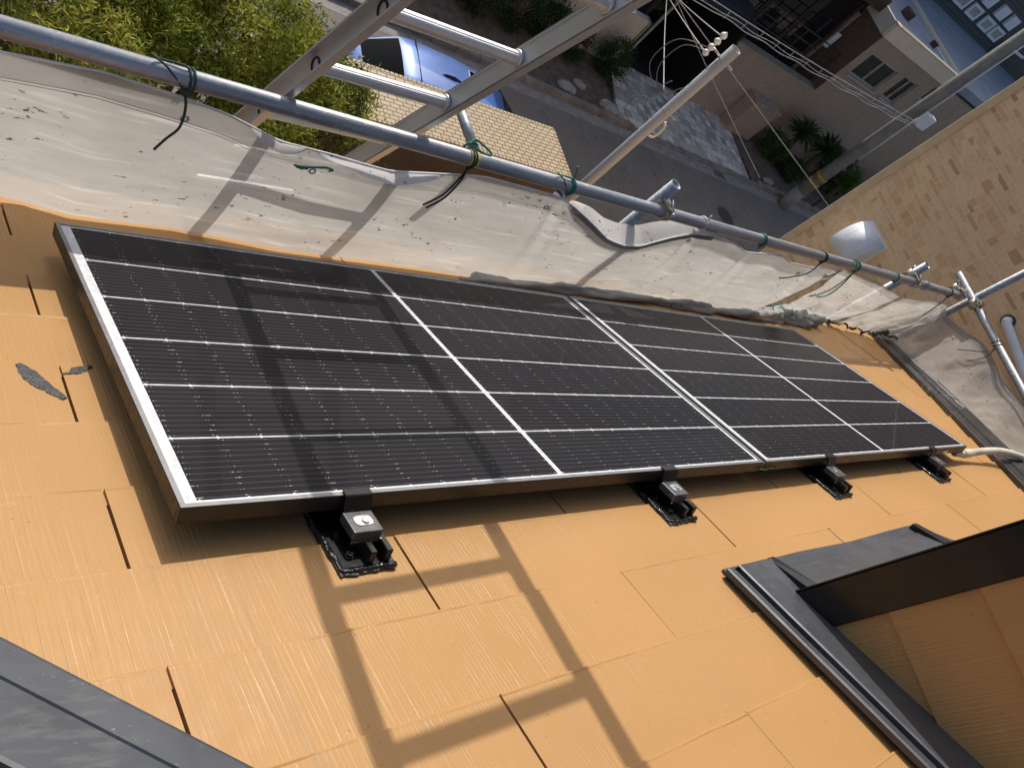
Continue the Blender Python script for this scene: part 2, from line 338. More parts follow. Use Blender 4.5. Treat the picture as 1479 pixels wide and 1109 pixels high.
# ------------------------------------------------------------------ mesh helpers
class MB:
    def __init__(s): s.bm = bmesh.new()
    def quad(s, pts):
        vs = [s.bm.verts.new(p) for p in pts]; s.bm.faces.new(vs); return s
    def hexa(s, p):                                  # 8 points: bottom 4 then top 4
        v = [s.bm.verts.new(q) for q in p]
        for f in ((3, 2, 1, 0), (4, 5, 6, 7), (0, 1, 5, 4), (1, 2, 6, 5), (2, 3, 7, 6), (3, 0, 4, 7)):
            s.bm.faces.new([v[i] for i in f])
        return s
    def box(s, x0, x1, y0, y1, z0, z1, M=None):
        p = [Vector(q) for q in ((x0, y0, z0), (x1, y0, z0), (x1, y1, z0), (x0, y1, z0), (x0, y0, z1), (x1, y0, z1), (x1, y1, z1), (x0, y1, z1))]
        if M: p = [M @ q for q in p]
        return s.hexa(p)
    def bar(s, a, b, w, h, up=(0, 0, 1)):            # rectangular bar from a to b
        a = Vector(a); b = Vector(b); d = (b - a).normalized(); u = Vector(up)
        sd = d.cross(u).normalized(); u = sd.cross(d).normalized()
        o = [(-w / 2, -h / 2), (w / 2, -h / 2), (w / 2, h / 2), (-w / 2, h / 2)]
        return s.hexa([a + sd * i + u * j for i, j in o] + [b + sd * i + u * j for i, j in o])
    def tube(s, pts, r, seg=12, cap=True, hollow=0):
        pts = [Vector(p) for p in pts]; n = len(pts)
        rr = r if hasattr(r, '__len__') else [r] * n
        rings = []; t0 = (pts[1] - pts[0]).normalized()
        u = t0.orthogonal().normalized()
        for i in range(n):
            t = (pts[min(i + 1, n - 1)] - pts[max(i - 1, 0)])
            t = t.normalized() if t.length > 1e-9 else t0
            u = (u - t * u.dot(t)).normalized(); w = t.cross(u)
            rings.append([s.bm.verts.new(pts[i] + (u * math.cos(2 * math.pi * k / seg) + w * math.sin(2 * math.pi * k / seg)) * rr[i]) for k in range(seg)])
        for i in range(n - 1):
            for k in range(seg):
                f = s.bm.faces.new((rings[i][k], rings[i][(k + 1) % seg], rings[i + 1][(k + 1) % seg], rings[i + 1][k])); f.smooth = True
        if cap:
            s.bm.faces.new(list(reversed(rings[0]))); s.bm.faces.new(rings[-1])
        return s
    def pipe(s, a, b, r, wall=0.003, seg=24):        # open-ended pipe with wall thickness
        a = Vector(a); b = Vector(b); d = (b - a).normalized(); u = d.orthogonal().normalized(); w = d.cross(u)
        R4 = []
        for q, rad in ((a, r), (b, r), (b, r - wall), (a, r - wall)):
            R4.append([s.bm.verts.new(q + (u * math.cos(2 * math.pi * k / seg) + w * math.sin(2 * math.pi * k / seg)) * rad) for k in range(seg)])
        for i in range(4):
            for k in range(seg):
                f = s.bm.faces.new((R4[i][k], R4[i][(k + 1) % seg], R4[(i + 1) % 4][(k + 1) % seg], R4[(i + 1) % 4][k])); f.smooth = i in (0, 2)
        return s
    def prism(s, poly, z0, z1):                      # poly of (x,y)
        a = [s.bm.verts.new((x, y, z0)) for x, y in poly]; b = [s.bm.verts.new((x, y, z1)) for x, y in poly]
        s.bm.faces.new(list(reversed(a))); s.bm.faces.new(b)
        n = len(poly)
        for i in range(n): s.bm.faces.new((a[i], a[(i + 1) % n], b[(i + 1) % n], b[i]))
        return s
    def loft(s, rings, close=True, cap=True, smooth=True):
        V = [[s.bm.verts.new(p) for p in r] for r in rings]; n = len(V[0])
        for i in range(len(V) - 1):
            for k in range(n if close else n - 1):
                f = s.bm.faces.new((V[i][k], V[i][(k + 1) % n], V[i + 1][(k + 1) % n], V[i + 1][k])); f.smooth = smooth
        if cap and close:
            s.bm.faces.new(list(reversed(V[0]))); s.bm.faces.new(V[-1])
        return s
    def grid(s, P, smooth=True):                     # P[i][j] points
        V = [[s.bm.verts.new(p) for p in r] for r in P]
        for i in range(len(V) - 1):
            for j in range(len(V[0]) - 1):
                f = s.bm.faces.new((V[i][j], V[i + 1][j], V[i + 1][j + 1], V[i][j + 1])); f.smooth = smooth
        return s
    def bevel(s, w=0.003, seg=2, ang=40):
        bmesh.ops.recalc_face_normals(s.bm, faces=s.bm.faces)
        e = [x for x in s.bm.edges if len(x.link_faces) == 2 and x.calc_face_angle(0) > R(ang)]
        bmesh.ops.bevel(s.bm, geom=e, offset=w, segments=seg, profile=0.6, affect='EDGES', clamp_overlap=True)
        return s
    def build(s, name, mat, parent=None, frame=ID, recalc=True):
        if recalc: bmesh.ops.recalc_face_normals(s.bm, faces=s.bm.faces)
        me = bpy.data.meshes.new(name); s.bm.to_mesh(me); s.bm.free()
        return link(name, me, mat, parent, frame)

def link(name, me, mat, parent=None, frame=ID):
    if mat: me.materials.append(mat)
    o = bpy.data.objects.new(name, me); COL.objects.link(o)
    if parent:
        o.parent = parent; o.matrix_parent_inverse = root_inv(parent)
    o.matrix_basis = frame.copy()
    return o
WM = {}
def root_inv(p):
    return wm(p).inverted()
def wm(o):
    m = o.matrix_basis.copy()
    if o.parent: m = wm(o.parent) @ o.matrix_parent_inverse @ m
    return m
def tag(o, label=None, cat=None, group=None, kind=None):
    if label: o['label'] = label
    if cat: o['category'] = cat
    if group: o['group'] = group
    if kind: o['kind'] = kind
    return o
def thing(name, loc, label, cat, group=None):
    o = bpy.data.objects.new(name, None); COL.objects.link(o); o.empty_display_size = 0.1
    o.matrix_basis = Matrix.Translation(loc)
    return tag(o, label, cat, group)
def copy_tree(o, parent=None):
    c = o.copy(); COL.objects.link(c)
    if parent: c.parent = parent; c.matrix_parent_inverse = o.matrix_parent_inverse.copy()
    for ch in list(o.children): copy_tree(ch, c)
    return c
def move(o, d):
    o.matrix_basis = Matrix.Translation(d) @ o.matrix_basis
def SW(x, y, z): return tuple(STREET @ Vector((x, y, z)))
def RW(x, y, z): return tuple(ROOF @ Vector((x, y, z)))
def interp(x, T):
    return float(np.interp(x, [a for a, b in T], [b for a, b in T]))
def leaves(pts, dirs, L, Wd, jit=0.9, droop=0.0):
    """one small pointed quad per point"""
    n = len(pts); d = dirs + rng.normal(0, jit, (n, 3)); d[:, 2] -= droop
    d /= np.linalg.norm(d, axis=1)[:, None] + 1e-9
    r = rng.normal(0, 1, (n, 3)); s = np.cross(d, r); s /= np.linalg.norm(s, axis=1)[:, None] + 1e-9
    l = (L * rng.uniform(0.6, 1.3, n))[:, None]; w = (Wd * rng.uniform(0.7, 1.3, n))[:, None]
    v = np.empty((n, 4, 3)); v[:, 0] = pts; v[:, 1] = pts + d * l * 0.45 + s * w; v[:, 2] = pts + d * l; v[:, 3] = pts + d * l * 0.45 - s * w
    return v.reshape(-1, 3)
def leafmesh(name, V):
    n = len(V) // 4; me = bpy.data.meshes.new(name)
    me.vertices.add(len(V)); me.vertices.foreach_set('co', V.astype(np.float32).ravel())
    me.loops.add(n * 4); me.loops.foreach_set('vertex_index', np.arange(n * 4, dtype=np.int32))
    me.polygons.add(n); me.polygons.foreach_set('loop_start', np.arange(0, n * 4, 4, dtype=np.int32))
    me.update(calc_edges=True); me.validate()
    return me
def crown(name, c, rad, nclump, per, cl_r, L, Wd, mat, parent=None, shell=0.55, droop=0.2, jit=0.8):
    c = np.array(c); rad = np.array(rad)
    u = rng.normal(0, 1, (nclump, 3)); u /= np.linalg.norm(u, axis=1)[:, None]
    rr = shell + (1 - shell) * rng.random(nclump) ** 0.6
    cc = c + u * rad * rr[:, None]
    P = []; D = []
    for q, uu in zip(cc, u):
        k = int(per * rng.uniform(0.5, 1.4)); r = cl_r * rng.uniform(0.6, 1.4)
        o = rng.normal(0, 0.5, (k, 3)) * r * np.array([1, 1, 0.75])
        P.append(q + o); D.append(np.tile(uu, (k, 1)) * 0.6 + o / r * 0.6)
    return link(name, leafmesh(name, leaves(np.concatenate(P), np.concatenate(D), L, Wd, jit, droop)), mat, parent)

# ------------------------------------------------------------------ world, sun, camera
w = bpy.data.worlds.new('World'); sc.world = w; w.use_nodes = True
sky = w.node_tree.nodes.new('ShaderNodeTexSky'); sky.sky_type = 'NISHITA'; sky.sun_disc = False
SUN = Vector((0.205, 0.759, 0.618)).normalized()
sky.sun_elevation = math.asin(SUN.z); sky.sun_rotation = math.atan2(SUN.x, SUN.y)
sky.air_density = 1.0; sky.dust_density = 3.0
bg = w.node_tree.nodes['Background']; bg.inputs[1].default_value = 0.130
w.node_tree.links.new(sky.outputs[0], bg.inputs[0])
ld = bpy.data.lights.new('sun', 'SUN'); ld.energy = 3.25; ld.angle = R(0.5); ld.color = (1.0, 0.945, 0.86)
lo = bpy.data.objects.new('sun', ld); COL.objects.link(lo); lo.rotation_euler = SUN.to_track_quat('Z', 'Y').to_euler()
cd = bpy.data.cameras.new('camera'); cam = bpy.data.objects.new('camera', cd); COL.objects.link(cam); sc.camera = cam
cd.sensor_width = 36; cd.sensor_fit = 'HORIZONTAL'; cd.lens = 36 * 1149.477 / 1479; cd.clip_start = 0.02; cd.clip_end = 2000
CR = Matrix(((0.737571, 0.025003, 0.674807), (-0.27736, -0.899904, 0.336499), (0.615672, -0.435371, -0.656809)))   # columns: right, down, forward
Rc = Matrix((CR.col[0], -CR.col[1], -CR.col[2])).transposed()
cam.matrix_world = Matrix.Translation((-0.46656, -0.39118, 1.23249)) @ Rc.to_4x4()
vs = sc.view_settings; vs.view_transform = 'Standard'; vs.look = 'None'; vs.gamma = 1; vs.exposure = 0.0
sc.display_settings.display_device = 'sRGB'

# ------------------------------------------------------------------ the house: roof, hips, dormer
house = thing('house', (1.8, -2.3, GZ), 'two storey house under an orange slate hip roof with black metal hips and flashings', 'house')
def clip(bm, n, d):                                  # keep n.p < d
    g = bm.verts[:] + bm.edges[:] + bm.faces[:]
    r = bmesh.ops.bisect_plane(bm, geom=g, plane_co=Vector(n).normalized() * (d / Vector(n).length), plane_no=n, clear_outer=True)
    e = [x for x in r['geom_cut'] if isinstance(x, bmesh.types.BMEdge)]
    if e: bmesh.ops.holes_fill(bm, edges=e)
PITCH = 0.1905; Y0 = -0.037
mb = MB()
rs = random.Random(3)
FILLED = {(-1, 6), (-2, 6), (-3, 5), (-3, 6)}            # joints bridged by paint
for n in range(-12, 9):
    yb = Y0 + n * PITCH; ya = yb - PITCH - 0.035
    x0 = (-0.067 if n % 2 else 0.413) - 0.976 * 5
    for k in range(11):
        gl_, gr_ = (0.0004 if (n, kk_) in FILLED else 0.0028 for kk_ in (k, k + 1))
        a = x0 + 0.976 * k + gl_; b = x0 + 0.976 * (k + 1) - gr_
        if a > 5.6 or b < -2.2: continue
        dz = rs.uniform(-.0006, .0006); dy = rs.uniform(-.0015, .0015)
        zt, zb = HR - 0.0035, HR + 0.004 + dz
        # the exposed edge is split in pieces so it is not ruler straight
        m = 30
        prev = None
        for q in range(m + 1):
            xx = a + (b - a) * q / m
            w1 = .0006 * math.sin(xx * 31 + n) + rs.uniform(-.0007, .0007); hgt = rs.uniform(-.0001, .0008) + .0005 * math.sin(xx * 9 + n * 2)
            col = [mb.bm.verts.new(p) for p in ((xx, ya, zt), (xx, yb - .012 + dy, zb - .0004), (xx, yb - .0065 + dy + w1 * .6, zb - .0003 + rs.uniform(-.0003, .0002)), (xx, yb - .003 + dy + w1, zb + max(0, hgt)), (xx, yb + dy + w1, zb + max(0, hgt) - .0006), (xx, yb - .001 + dy + w1, zb - .0072))]
            if prev:
                for i_ in range(5): mb.bm.faces.new((prev[i_], col[i_], col[i_ + 1], prev[i_ + 1]))
            prev = col
        # the two ends at the joints
        for xx in (a, b):
            v = [mb.bm.verts.new(p) for p in ((xx, ya, zt), (xx, yb, zb), (xx, yb, zb - .012), (xx, ya, zt - .012))]; mb.bm.faces.new(v)
bmesh.ops.remove_doubles(mb.bm, verts=mb.bm.verts[:], dist=0.00005)
def clip0(bm, n, d):
    n = Vector(n); bmesh.ops.bisect_plane(bm, geom=bm.verts[:] + bm.edges[:] + bm.faces[:], plane_co=n * (d / n.length_squared), plane_no=n, clear_outer=True)
clip0(mb.bm, (1, -0.85, 0), 4.07); clip0(mb.bm, (-1, -0.857, 0), 0.50)
roof = mb.build('roof', MT['slate'], house, ROOF)
mb = MB(); mb.quad([(-0.35 - .857 * 1.46 - .13, 1.46, HR - .013), (4.07 + .85 * 1.46, 1.46, HR - .013), (4.07 - .85 * 2.3, -2.3, HR - .013), (-.48 + .857 * 2.3, -2.3, HR - .013)])
mb.build('roof_deck', MT['deck'], roof, ROOF)
# the other slopes
A1 = Vector(RW(4.07 - .85 * 2.3, -2.3, HR - .02)); A0 = Vector(RW(-.48 + .857 * 2.3, -2.3, HR - .02))
C1 = Vector(RW(4.07 + .85 * 1.46, 1.46, HR - .02)); C0 = Vector(RW(-.35 - .857 * 1.46 - .13, 1.46, HR - .02))
D0 = Vector((C0.x, A0.y - 4.0, C0.z)); D1 = Vector((C1.x, A1.y - 4.0, C1.z))
mb = MB(); mb.quad([C1, D1, A1 + Vector((0, -.3, 0)), A1]); mb.quad([D0, C0, A0, A0 + Vector((0, -.3, 0))]); mb.quad([D1, D0, A0 + Vector((0, -.3, 0)), A1 + Vector((0, -.3, 0))])
mb.build('far_roof_slope', MT['slate'], house)
def sweep(profile, p0, t, n, L, name, mat, frame=ROOF):
    mb = MB()
    P = [[(p0[0] + t[0] * l + n[0] * s, p0[1] + t[1] * l + n[1] * s, z) for s, z in profile] for l in (0, L)]
    mb.grid(P, smooth=False)
    return mb.build(name, mat, house, frame)
# left hip cap, running up past the camera
tl = (-.651, .759); nl = (-.759, -.651)
y_ = 1.48; px_ = -.37 - .857 * y_
sweep([(-.0005, HR + .002), (-.0005, HR + .012), (.004, HR + .0135), (.052, HR + .022), (.0545, HR + .019), (.057, HR + .0225), (.148, HR + .045), (.154, HR + .044), (.158, HR - .03), (.2, HR - .12)], (px_, y_), (-tl[0], -tl[1]), nl, 5.0, 'hip_cap', MT['cap'])
tr = (.648, .762); nr = (.762, -.648)
px_ = 3.985 + .85 * y_
c2 = sweep([(0, HR - .002), (0, HR + .026), (.004, HR + .030), (.045, HR + .037), (.05, HR + .046), (.135, HR + .060), (.14, HR + .05), (.145, HR - .05)], (px_, y_), (-tr[0], -tr[1]), nr, 5.0, 'hip_cap', MT['capd'])
# walls under the roof
mb = MB(); mb.box(C0.x + .45, C1.x - .45, D0.y + .45, C1.y - .45, GZ, C1.z - .05); mb.build('wall', MT['wallh'], house)
mb = MB()
mb.tube([(C0.x, C0.y + .05, C0.z - .05), (C1.x, C1.y + .05, C1.z - .05)], .05); mb.build('gutter', MT['capd'], house)
# slate clad dormer
CH = Matrix(((0, 0, 1, 0), (1, 0, 0, 0), (0, 1, 0, 0), (0, 0, 0, 1)))     # local x = world Y, y = Z, z = X
DX = 1.387
mb = MB()
for k in range(-3, 7):
    z0 = .357 + .205 * k; off = (.22 if k % 2 else -.15)
    ys = [-0.484, -0.484 - .52 - off, -.484 - 1.5 - off, -2.9]
    for a, b in zip(ys[1:], ys[:-1]):
        a += .003
        mb.hexa([(a, z0, DX - .012), (b, z0, DX - .012), (b, z0, DX + .02), (a, z0, DX + .02), (a, z0 + .215, DX - .002), (b, z0 + .215, DX - .002), (b, z0 + .215, DX + .02), (a, z0 + .215, DX + .02)])
dorm = mb.build('dormer_cladding', MT['slate'], house, CH)
mb = MB(); mb.box(DX + .01, 2.42, -3.0, -.392, -.5, 1.75); mb.build('dormer_wall', MT['black'], house)
mb = MB(); mb.box(DX - .016, DX + .03, -.485, -.384, .02, 1.75); mb.box(DX - .016, 2.43, -.391, -.382, .02, 1.75); mb.bevel(.002, 1); mb.build('corner_board', MT['black'], dorm)
mb = MB()                                            # apron flashing in front of the dormer
xs = [1.432, 1.44, 1.6, 1.9, 2.2, 2.32, 2.34, 2.43]
prof = [(-.292, HR + .004), (-.293, HR + .011), (-.325, HR + .013), (-.336, HR + .020), (-.346, HR + .022), (-.425, HR + .050)]
mb.grid([[(x, y + .004 * math.sin(x * 9) * (i < 2) - (0.012 if x < 1.35 and i < 2 else 0), z + (.0012 * math.sin(x * 13 + i))) for i, (y, z) in enumerate(prof)] for x in xs], smooth=False)
mb.build('apron_flashing', MT['cap2'], dorm, ROOF)
mb = MB(); mb.box(1.232, 1.436, -.318, -.287, HR + .002, HR + .0105); mb.bevel(.001, 1); mb.build('corner_flashing', MT['cap2'], dorm, ROOF)
for xa in (1.405, 2.335):
    mb = MB(); mb.hexa([(xa, -.298, HR + .005), (xa + .030, -.298, HR + .005), (xa + .030, -.425, HR + .005), (xa - .008, -.425, HR + .005), (xa, -.300, HR + .030), (xa + .030, -.300, HR + .030), (xa + .030, -.425, HR + .056), (xa - .008, -.425, HR + .050)])
    mb.build('fold_shadow_gap', MT['black'], dorm, ROOF)  # black bar stands in for the shadow gap at the fold
mb = MB()
prof = [(1.212, HR + .016), (1.212, HR + .030), (1.217, HR + .033), (1.238, HR + .031), (1.240, HR + .010), (1.254, HR + .010), (1.256, HR + .034), (1.262, HR + .036), (1.36, HR + .031), (1.41, HR + .033)]
mb.grid([[(x - .012 * l, -.305 - l * 2.2, z) for i, (x, z) in enumerate(prof)] for l in (0, .25, .5, 1)], smooth=False)
mb.build('step_flashing', MT['cap2'], dorm, ROOF)
mb = MB(); mb.grid([[(1.214, -.31, HR + .03), (1.241, -.31, HR + .034), (1.258, -.312, HR + .036)], [(1.214, -.303, HR + .006), (1.241, -.303, HR + .006), (1.258, -.305, HR + .006)]], smooth=False); mb.build('flashing_end', MT['black'], dorm, ROOF)
# sealant marks left on the slates
def blob(cx, poly, name, mat, z, parent=house, th=.0012):
    mb = MB(); mb.prism(poly, z, z + th); return mb.build(name, mat, parent, ROOF)
def slz(y):                                          # height of the slate surface at y
    n = math.ceil((y - Y0) / PITCH - 1e-6); yb = Y0 + n * PITCH
    return HR + .004 - .0075 * (yb - y) / (PITCH + .035)
def ribbon(pts, wd, name, seed):
    r = random.Random(seed); L = []; Rr = []
    for i in range(len(pts) - 1):
        for q in range(5):
            f = q / 5; p = Vector(pts[i]).lerp(Vector(pts[i + 1]), f); ww = wd[i] * (1 - f) + wd[i + 1] * f
            d = (Vector(pts[i + 1]) - Vector(pts[i])).normalized(); nn = Vector((-d.y, d.x))
            L.append(p + nn * ww * r.uniform(.94, 1.06)); Rr.append(p - nn * ww * (r.uniform(.9, 1.1) if r.random() < .75 else r.uniform(.6, .8)))
    mb = MB(); P = [[(a.x, a.y, slz(a.y) + .0012 + r.uniform(0, .0008)), ((a.x + b.x) / 2, (a.y + b.y) / 2, slz((a.y + b.y) / 2) + .0022 + r.uniform(0, .0014)), (b.x, b.y, slz(b.y) + .0012 + r.uniform(0, .0008))] for a, b in zip(L, Rr)]
    mb.grid(P); return mb.build(name, MT['smear'], roof, ROOF)
ribbon([(-.136, .53), (-.125, .50), (-.112, .472), (-.098, .45), (-.084, .432), (-.073, .416)], [.006, .016, .015, .012, .009, .005], 'sealant_smear', 4)
ribbon([(-.068, .501), (-.053, .504), (-.039, .513), (-.025, .521), (-.002, .533)], [.0018, .003, .012, .009, .002], 'sealant_smear', 5)

# ------------------------------------------------------------------ solar panels
PW, PH, PG = 1.755, 1.038, 0.02
def make_panel():
    t = thing('solar_panel', RW(0, 0, 0), 'black framed solar panel nearest the camera, ladder shadow across its cells', 'solar panel', 'solar panels on the orange roof')
    mb = MB(); L = .0105
    for b in ((0, PW, 0, L), (0, PW, PH - L, PH), (0, L, L, PH - L), (PW - L, PW, L, PH - L)):
        mb.box(b[0], b[1], b[2], b[3], -.0345, 0)
    mb.bevel(.0012, 1)
    fr = mb.build('frame', MT['frame'], t, ROOF)
    mb = MB()
    for b in ((.001, PW - .001, .001, L - .0005), (.001, PW - .001, PH - L + .0005, PH - .001), (.001, L - .0005, L, PH - L), (PW - L + .0005, PW - .001, L, PH - L)):
        mb.box(b[0], b[1], b[2], b[3], -.002, .0007)
    mb.build('frame_lip', MT['litlip'], fr, ROOF)  # sunlit grey of the black frame's top edge put into the colour
    mb = MB(); mb.box(L, PW - L, L, PH - L, -.007, -.0012); mb.build('cell_glass', MT['cells'], t, ROOF)
    return t
p1 = make_panel()
p2 = copy_tree(p1); move(p2, (PW + PG, 0, 0)); p2['label'] = 'black framed solar panel at the far end, beside the hip and the cream conduit'
mb = MB(); mb.box(3.272, 3.326, -.0012, -.0002, -.031, -.018); mb.build('rating_label', MT['whitep'], p2, ROOF)
mb = MB()
mb.box(PW + .004, PW + PG - .004, .001, PH - .001, -.02, -.003); tag(mb.build('joint_strip', MT['dark_steel'], None, ROOF), 'dark metal strip filling the gap between the two solar panels', 'strip')

def make_bracket():
    t = thing('roof_bracket', RW(.318, 0, HR), '', 'bracket', 'brackets along the upper edge of the panels')
    r = random.Random(9)
    out = []
    for a, b in (((-.06, -.122), (.06, -.116)), ((.06, -.116), (.062, .12)), ((.062, .12), (-.062, .12)), ((-.062, .12), (-.06, -.122))):
        for q in range(12):
            f = q / 12; out.append((.318 + a[0] + (b[0] - a[0]) * f + r.uniform(-.0035, .0035), a[1] + (b[1] - a[1]) * f + r.uniform(-.0035, .0035)))
    mb = MB(); mb.prism(out, HR - .004, HR + .0075); mb.bevel(.003, 2); mb.build('sealant_bed', MT['tar'], t, ROOF)
    mb = MB(); mb.box(.266, .372, -.108, .115, HR + .005, HR + .0105); mb.bevel(.002, 1)
    pl = mb.build('base_plate', MT['black'], t, ROOF)
    mb = MB(); bp = []
    for q in range(40):                              # bead of sealant squeezed over the plate edge
        f = q / 39
        x, y = ((.262 + .002 * math.sin(q), .10 - .21 * f / .6) if f < .6 else (.262 + .112 * (f - .6) / .4, -.112))
        bp.append((x + r.uniform(-.0015, .0015), y + r.uniform(-.0015, .0015), HR + .008))
    mb.tube(bp, [r.uniform(.0035, .0075) for _ in bp], 8); mb.build('sealant_bead', MT['tar'], pl, ROOF)
    for dx in (-.002, .032):                          # two upright fins of the rail
        mb = MB(); x = .318 + dx
        mb.box(x, x + .013, -.1065, .11, HR + .010, HR + .040); mb.bevel(.0015, 1)
        mb.build('rail_fin', MT['black'], t, ROOF)
    for sx, sy in ((-.028, -.082), (-.028, -.03)):
        mb = MB(); mb.tube([(.318 + sx, sy, HR + .0105), (.318 + sx, sy, HR + .0155)], .0085, 6); mb.tube([(.318 + sx, sy, HR + .0150), (.318 + sx, sy, HR + .021)], .006, 10); mb.build('screw', MT['tar'], pl, ROOF)
    mb = MB(); mb.box(.290, .352, -.072, -.016, HR + .040, HR + .060); mb.bevel(.003, 2)
    cl = mb.build('clamp', MT['dark_steel'], t, ROOF)
    mb = MB(); mb.prism([(.321 + .019 * math.copysign(abs(math.cos(a)) ** .6, math.cos(a)), -.044 + .013 * math.copysign(abs(math.sin(a)) ** .6, math.sin(a))) for a in np.linspace(0, 6.1, 20)], HR + .0598, HR + .0615); mb.tube([(.325, -.046, HR + .0612), (.325, -.046, HR + .0645)], .0075, 12); mb.build('clamp_bolt', MT['steel'], cl, ROOF)
    mb = MB(); mb.box(.289, .353, -.0745, -.0725, HR + .034, HR + .0405); mb.build('clamp_lip', MT['steel'], cl, ROOF)
    mb = MB(); mb.hexa([(.293, -.020, HR + .058), (.351, -.020, HR + .058), (.351, -.0145, HR + .058), (.293, -.0145, HR + .058), (.293, -.0070, .0050), (.351, -.0070, .0050), (.351, -.0022, .0030), (.293, -.0022, .0030)]); mb.box(.293, .351, -.0066, .013, .0030, .0056); mb.bevel(.001, 1)
    mb.build('hook', MT['black'], t, ROOF)
    return t
br = make_bracket()
BL = [(0.318, 'black roof bracket nearest the camera, at the first panel corner end'), (1.272, 'second black roof bracket, just before the seam between the two panels'), (2.19, 'third black roof bracket, just past the green wire at the seam'), (3.115, 'farthest black roof bracket, beside the white rating label and the conduit')]
for i, (x, lb) in enumerate(BL):
    o = br if i == 0 else copy_tree(br)
    if i: move(o, (x - .318, 0, 0))
    o['label'] = lb
mb = MB(); r = random.Random(2)
mb.tube([RW(1.736 + i * .0115, -.004 - .003 * (i % 2), -.024 + .003 * math.sin(i * 1.1)) for i in range(12)], .0022, 8)
tag(mb.build('green_wire', MT['green']), 'short green wire tucked along the panel frame by the seam', 'wire')
# cream conduit leaving the last panel over the hip
pts = [(3.50, .02, -.05), (3.56, .0, -.045), (3.66, -.008, -.034), (3.78, -.02, -.022), (3.90, -.04, -.012), (4.0, -.075, -.008), (4.09, -.125, -.010), (4.19, -.20, -.022), (4.30, -.30, -.05), (4.5, -.5, -.12)]
def smooth(pts, k=6):
    P = [Vector(p) for p in pts]; out = []
    for i in range(len(P) - 1):
        a, b, c, d = P[max(i - 1, 0)], P[i], P[i + 1], P[min(i + 2, len(P) - 1)]
        for q in range(k):
            t = q / k; out.append(0.5 * ((2 * b) + (c - a) * t + (2 * a - 5 * b + 4 * c - d) * t * t + (3 * b - a - 3 * c + d) * t ** 3))
    out.append(P[-1]); return out
sp = smooth(pts, 14)
cd_ = thing('conduit', RW(3.56, 0, -.05), 'cream flexible conduit curling from the last panel over the black hip', 'conduit')
mb = MB(); mb.tube([Vector(RW(*p)) for p in sp], [.0165 + .0012 * (i % 2) for i in range(len(sp))], 14); mb.build('hose', MT['cream'], cd_)
mb = MB(); mb.tube([Vector(RW(*p)) for p in sp[13:24]], .0205, 14); mb.build('sleeve', MT['cream'], cd_)

# ------------------------------------------------------------------ scaffold
PY, PZ, PR = 1.12, -0.178, 0.0243
def pipe_thing(a, b, label, r=PR, name='scaffold_pipe', m='galv', group='scaffold pipes round the roof'):
    mb = MB(); mb.pipe(a, b, r); return tag(mb.build(name, MT[m]), label, 'pipe', group)
pipe_thing((-2.2, PY, PZ), (5.385, PY, PZ), 'long galvanised scaffold pipe running along the eave')
pipe_thing((5.412, 1.27, -.128), (5.44, -2.6, -.128), 'galvanised scaffold pipe along the right side, resting at the corner')
pipe_thing((5.468, 1.075, GZ), (5.468, 1.075, 1.6), 'upright galvanised scaffold pipe at the right corner, in front of the stone patterned wall')
pipe_thing((2.085, 1.178, GZ), (2.085, 1.178, -.075), 'scaffold post ending in an open top just over the eave pipe, mid length')
pipe_thing((4.62, 1.178, GZ), (4.62, 1.178, -.070), 'scaffold post with a clamped stub top, near the vent hood')
pipe_thing((1.127, 1.14, -.172), (1.118, 1.37, -.172), 'thin outrigger tube reaching out from the eave pipe beside the ladder', .0165)
mb = MB(); mb.tube([(1.088, PY, PZ), (1.125, PY, PZ)], .0268, 24); tag(mb.build('band_clamp', MT['yellow']), 'pale yellow band around the eave pipe by the outrigger tube', 'clamp')
def clamp(loc, rz, label, s=1.0):
    t = thing('scaffold_clamp', loc, label, 'clamp', 'scaffold clamps')
    F = Matrix.Translation(loc) @ Matrix.Rotation(rz, 4, 'Z') @ Matrix.Scale(s, 4)
    mb = MB(); mb.tube([(-.022, 0, 0), (.022, 0, 0)], .033, 20); mb.bevel(.003, 1); b = mb.build('collar', MT['clamp'], t, F)
    mb = MB(); mb.tube([(0, .055, -.028), (0, .055, .028)], .032, 20); mb.build('collar', MT['clamp'], t, F)
    mb = MB(); mb.box(-.02, .02, .02, .045, -.02, .02); mb.bevel(.004, 1); mb.build('hinge', MT['clamp'], t, F)
    mb = MB(); mb.tube([(.0, -.03, .03), (.0, .02, .055)], .006, 8); mb.tube([(0, -.036, .026), (0, -.028, .031)], .012, 6); mb.build('bolt', MT['steel'], t, F)
    mb = MB(); mb.tube([(.01, .03, .02), (.01, .085, .038)], .0055, 8); mb.tube([(.01, .083, .037), (.01, .095, .042)], .011, 6); mb.build('bolt', MT['steel'], t, F)
    mb = MB(); mb.box(-.025, .012, -.02, .04, .03, .042); mb.bevel(.003, 1); mb.build('flap', MT['clamp'], t, F)
    return t
clamp((2.10, PY, PZ), .1, 'tan scaffold clamp gripping the eave pipe at the open topped post')
clamp((4.60, PY, PZ), -.1, 'scaffold clamp at the stub top near the vent hood')
clamp((5.37, PY - .005, PZ), .25, 'rusty scaffold clamp at the far corner of the eave pipe')
clamp((5.436, 1.02, -.13), 1.5, 'scaffold clamp joining the side pipe to the corner upright')
mb = MB(); mb.tube([(4.74, PY, PZ), (4.80, PY, PZ)], .0275, 24); mb.tube([(4.765, PY, PZ), (4.775, PY, PZ)], .031, 24); tag(mb.build('pipe_joint', MT['galv']), 'steel joint sleeve on the eave pipe near its far end', 'pipe joint')

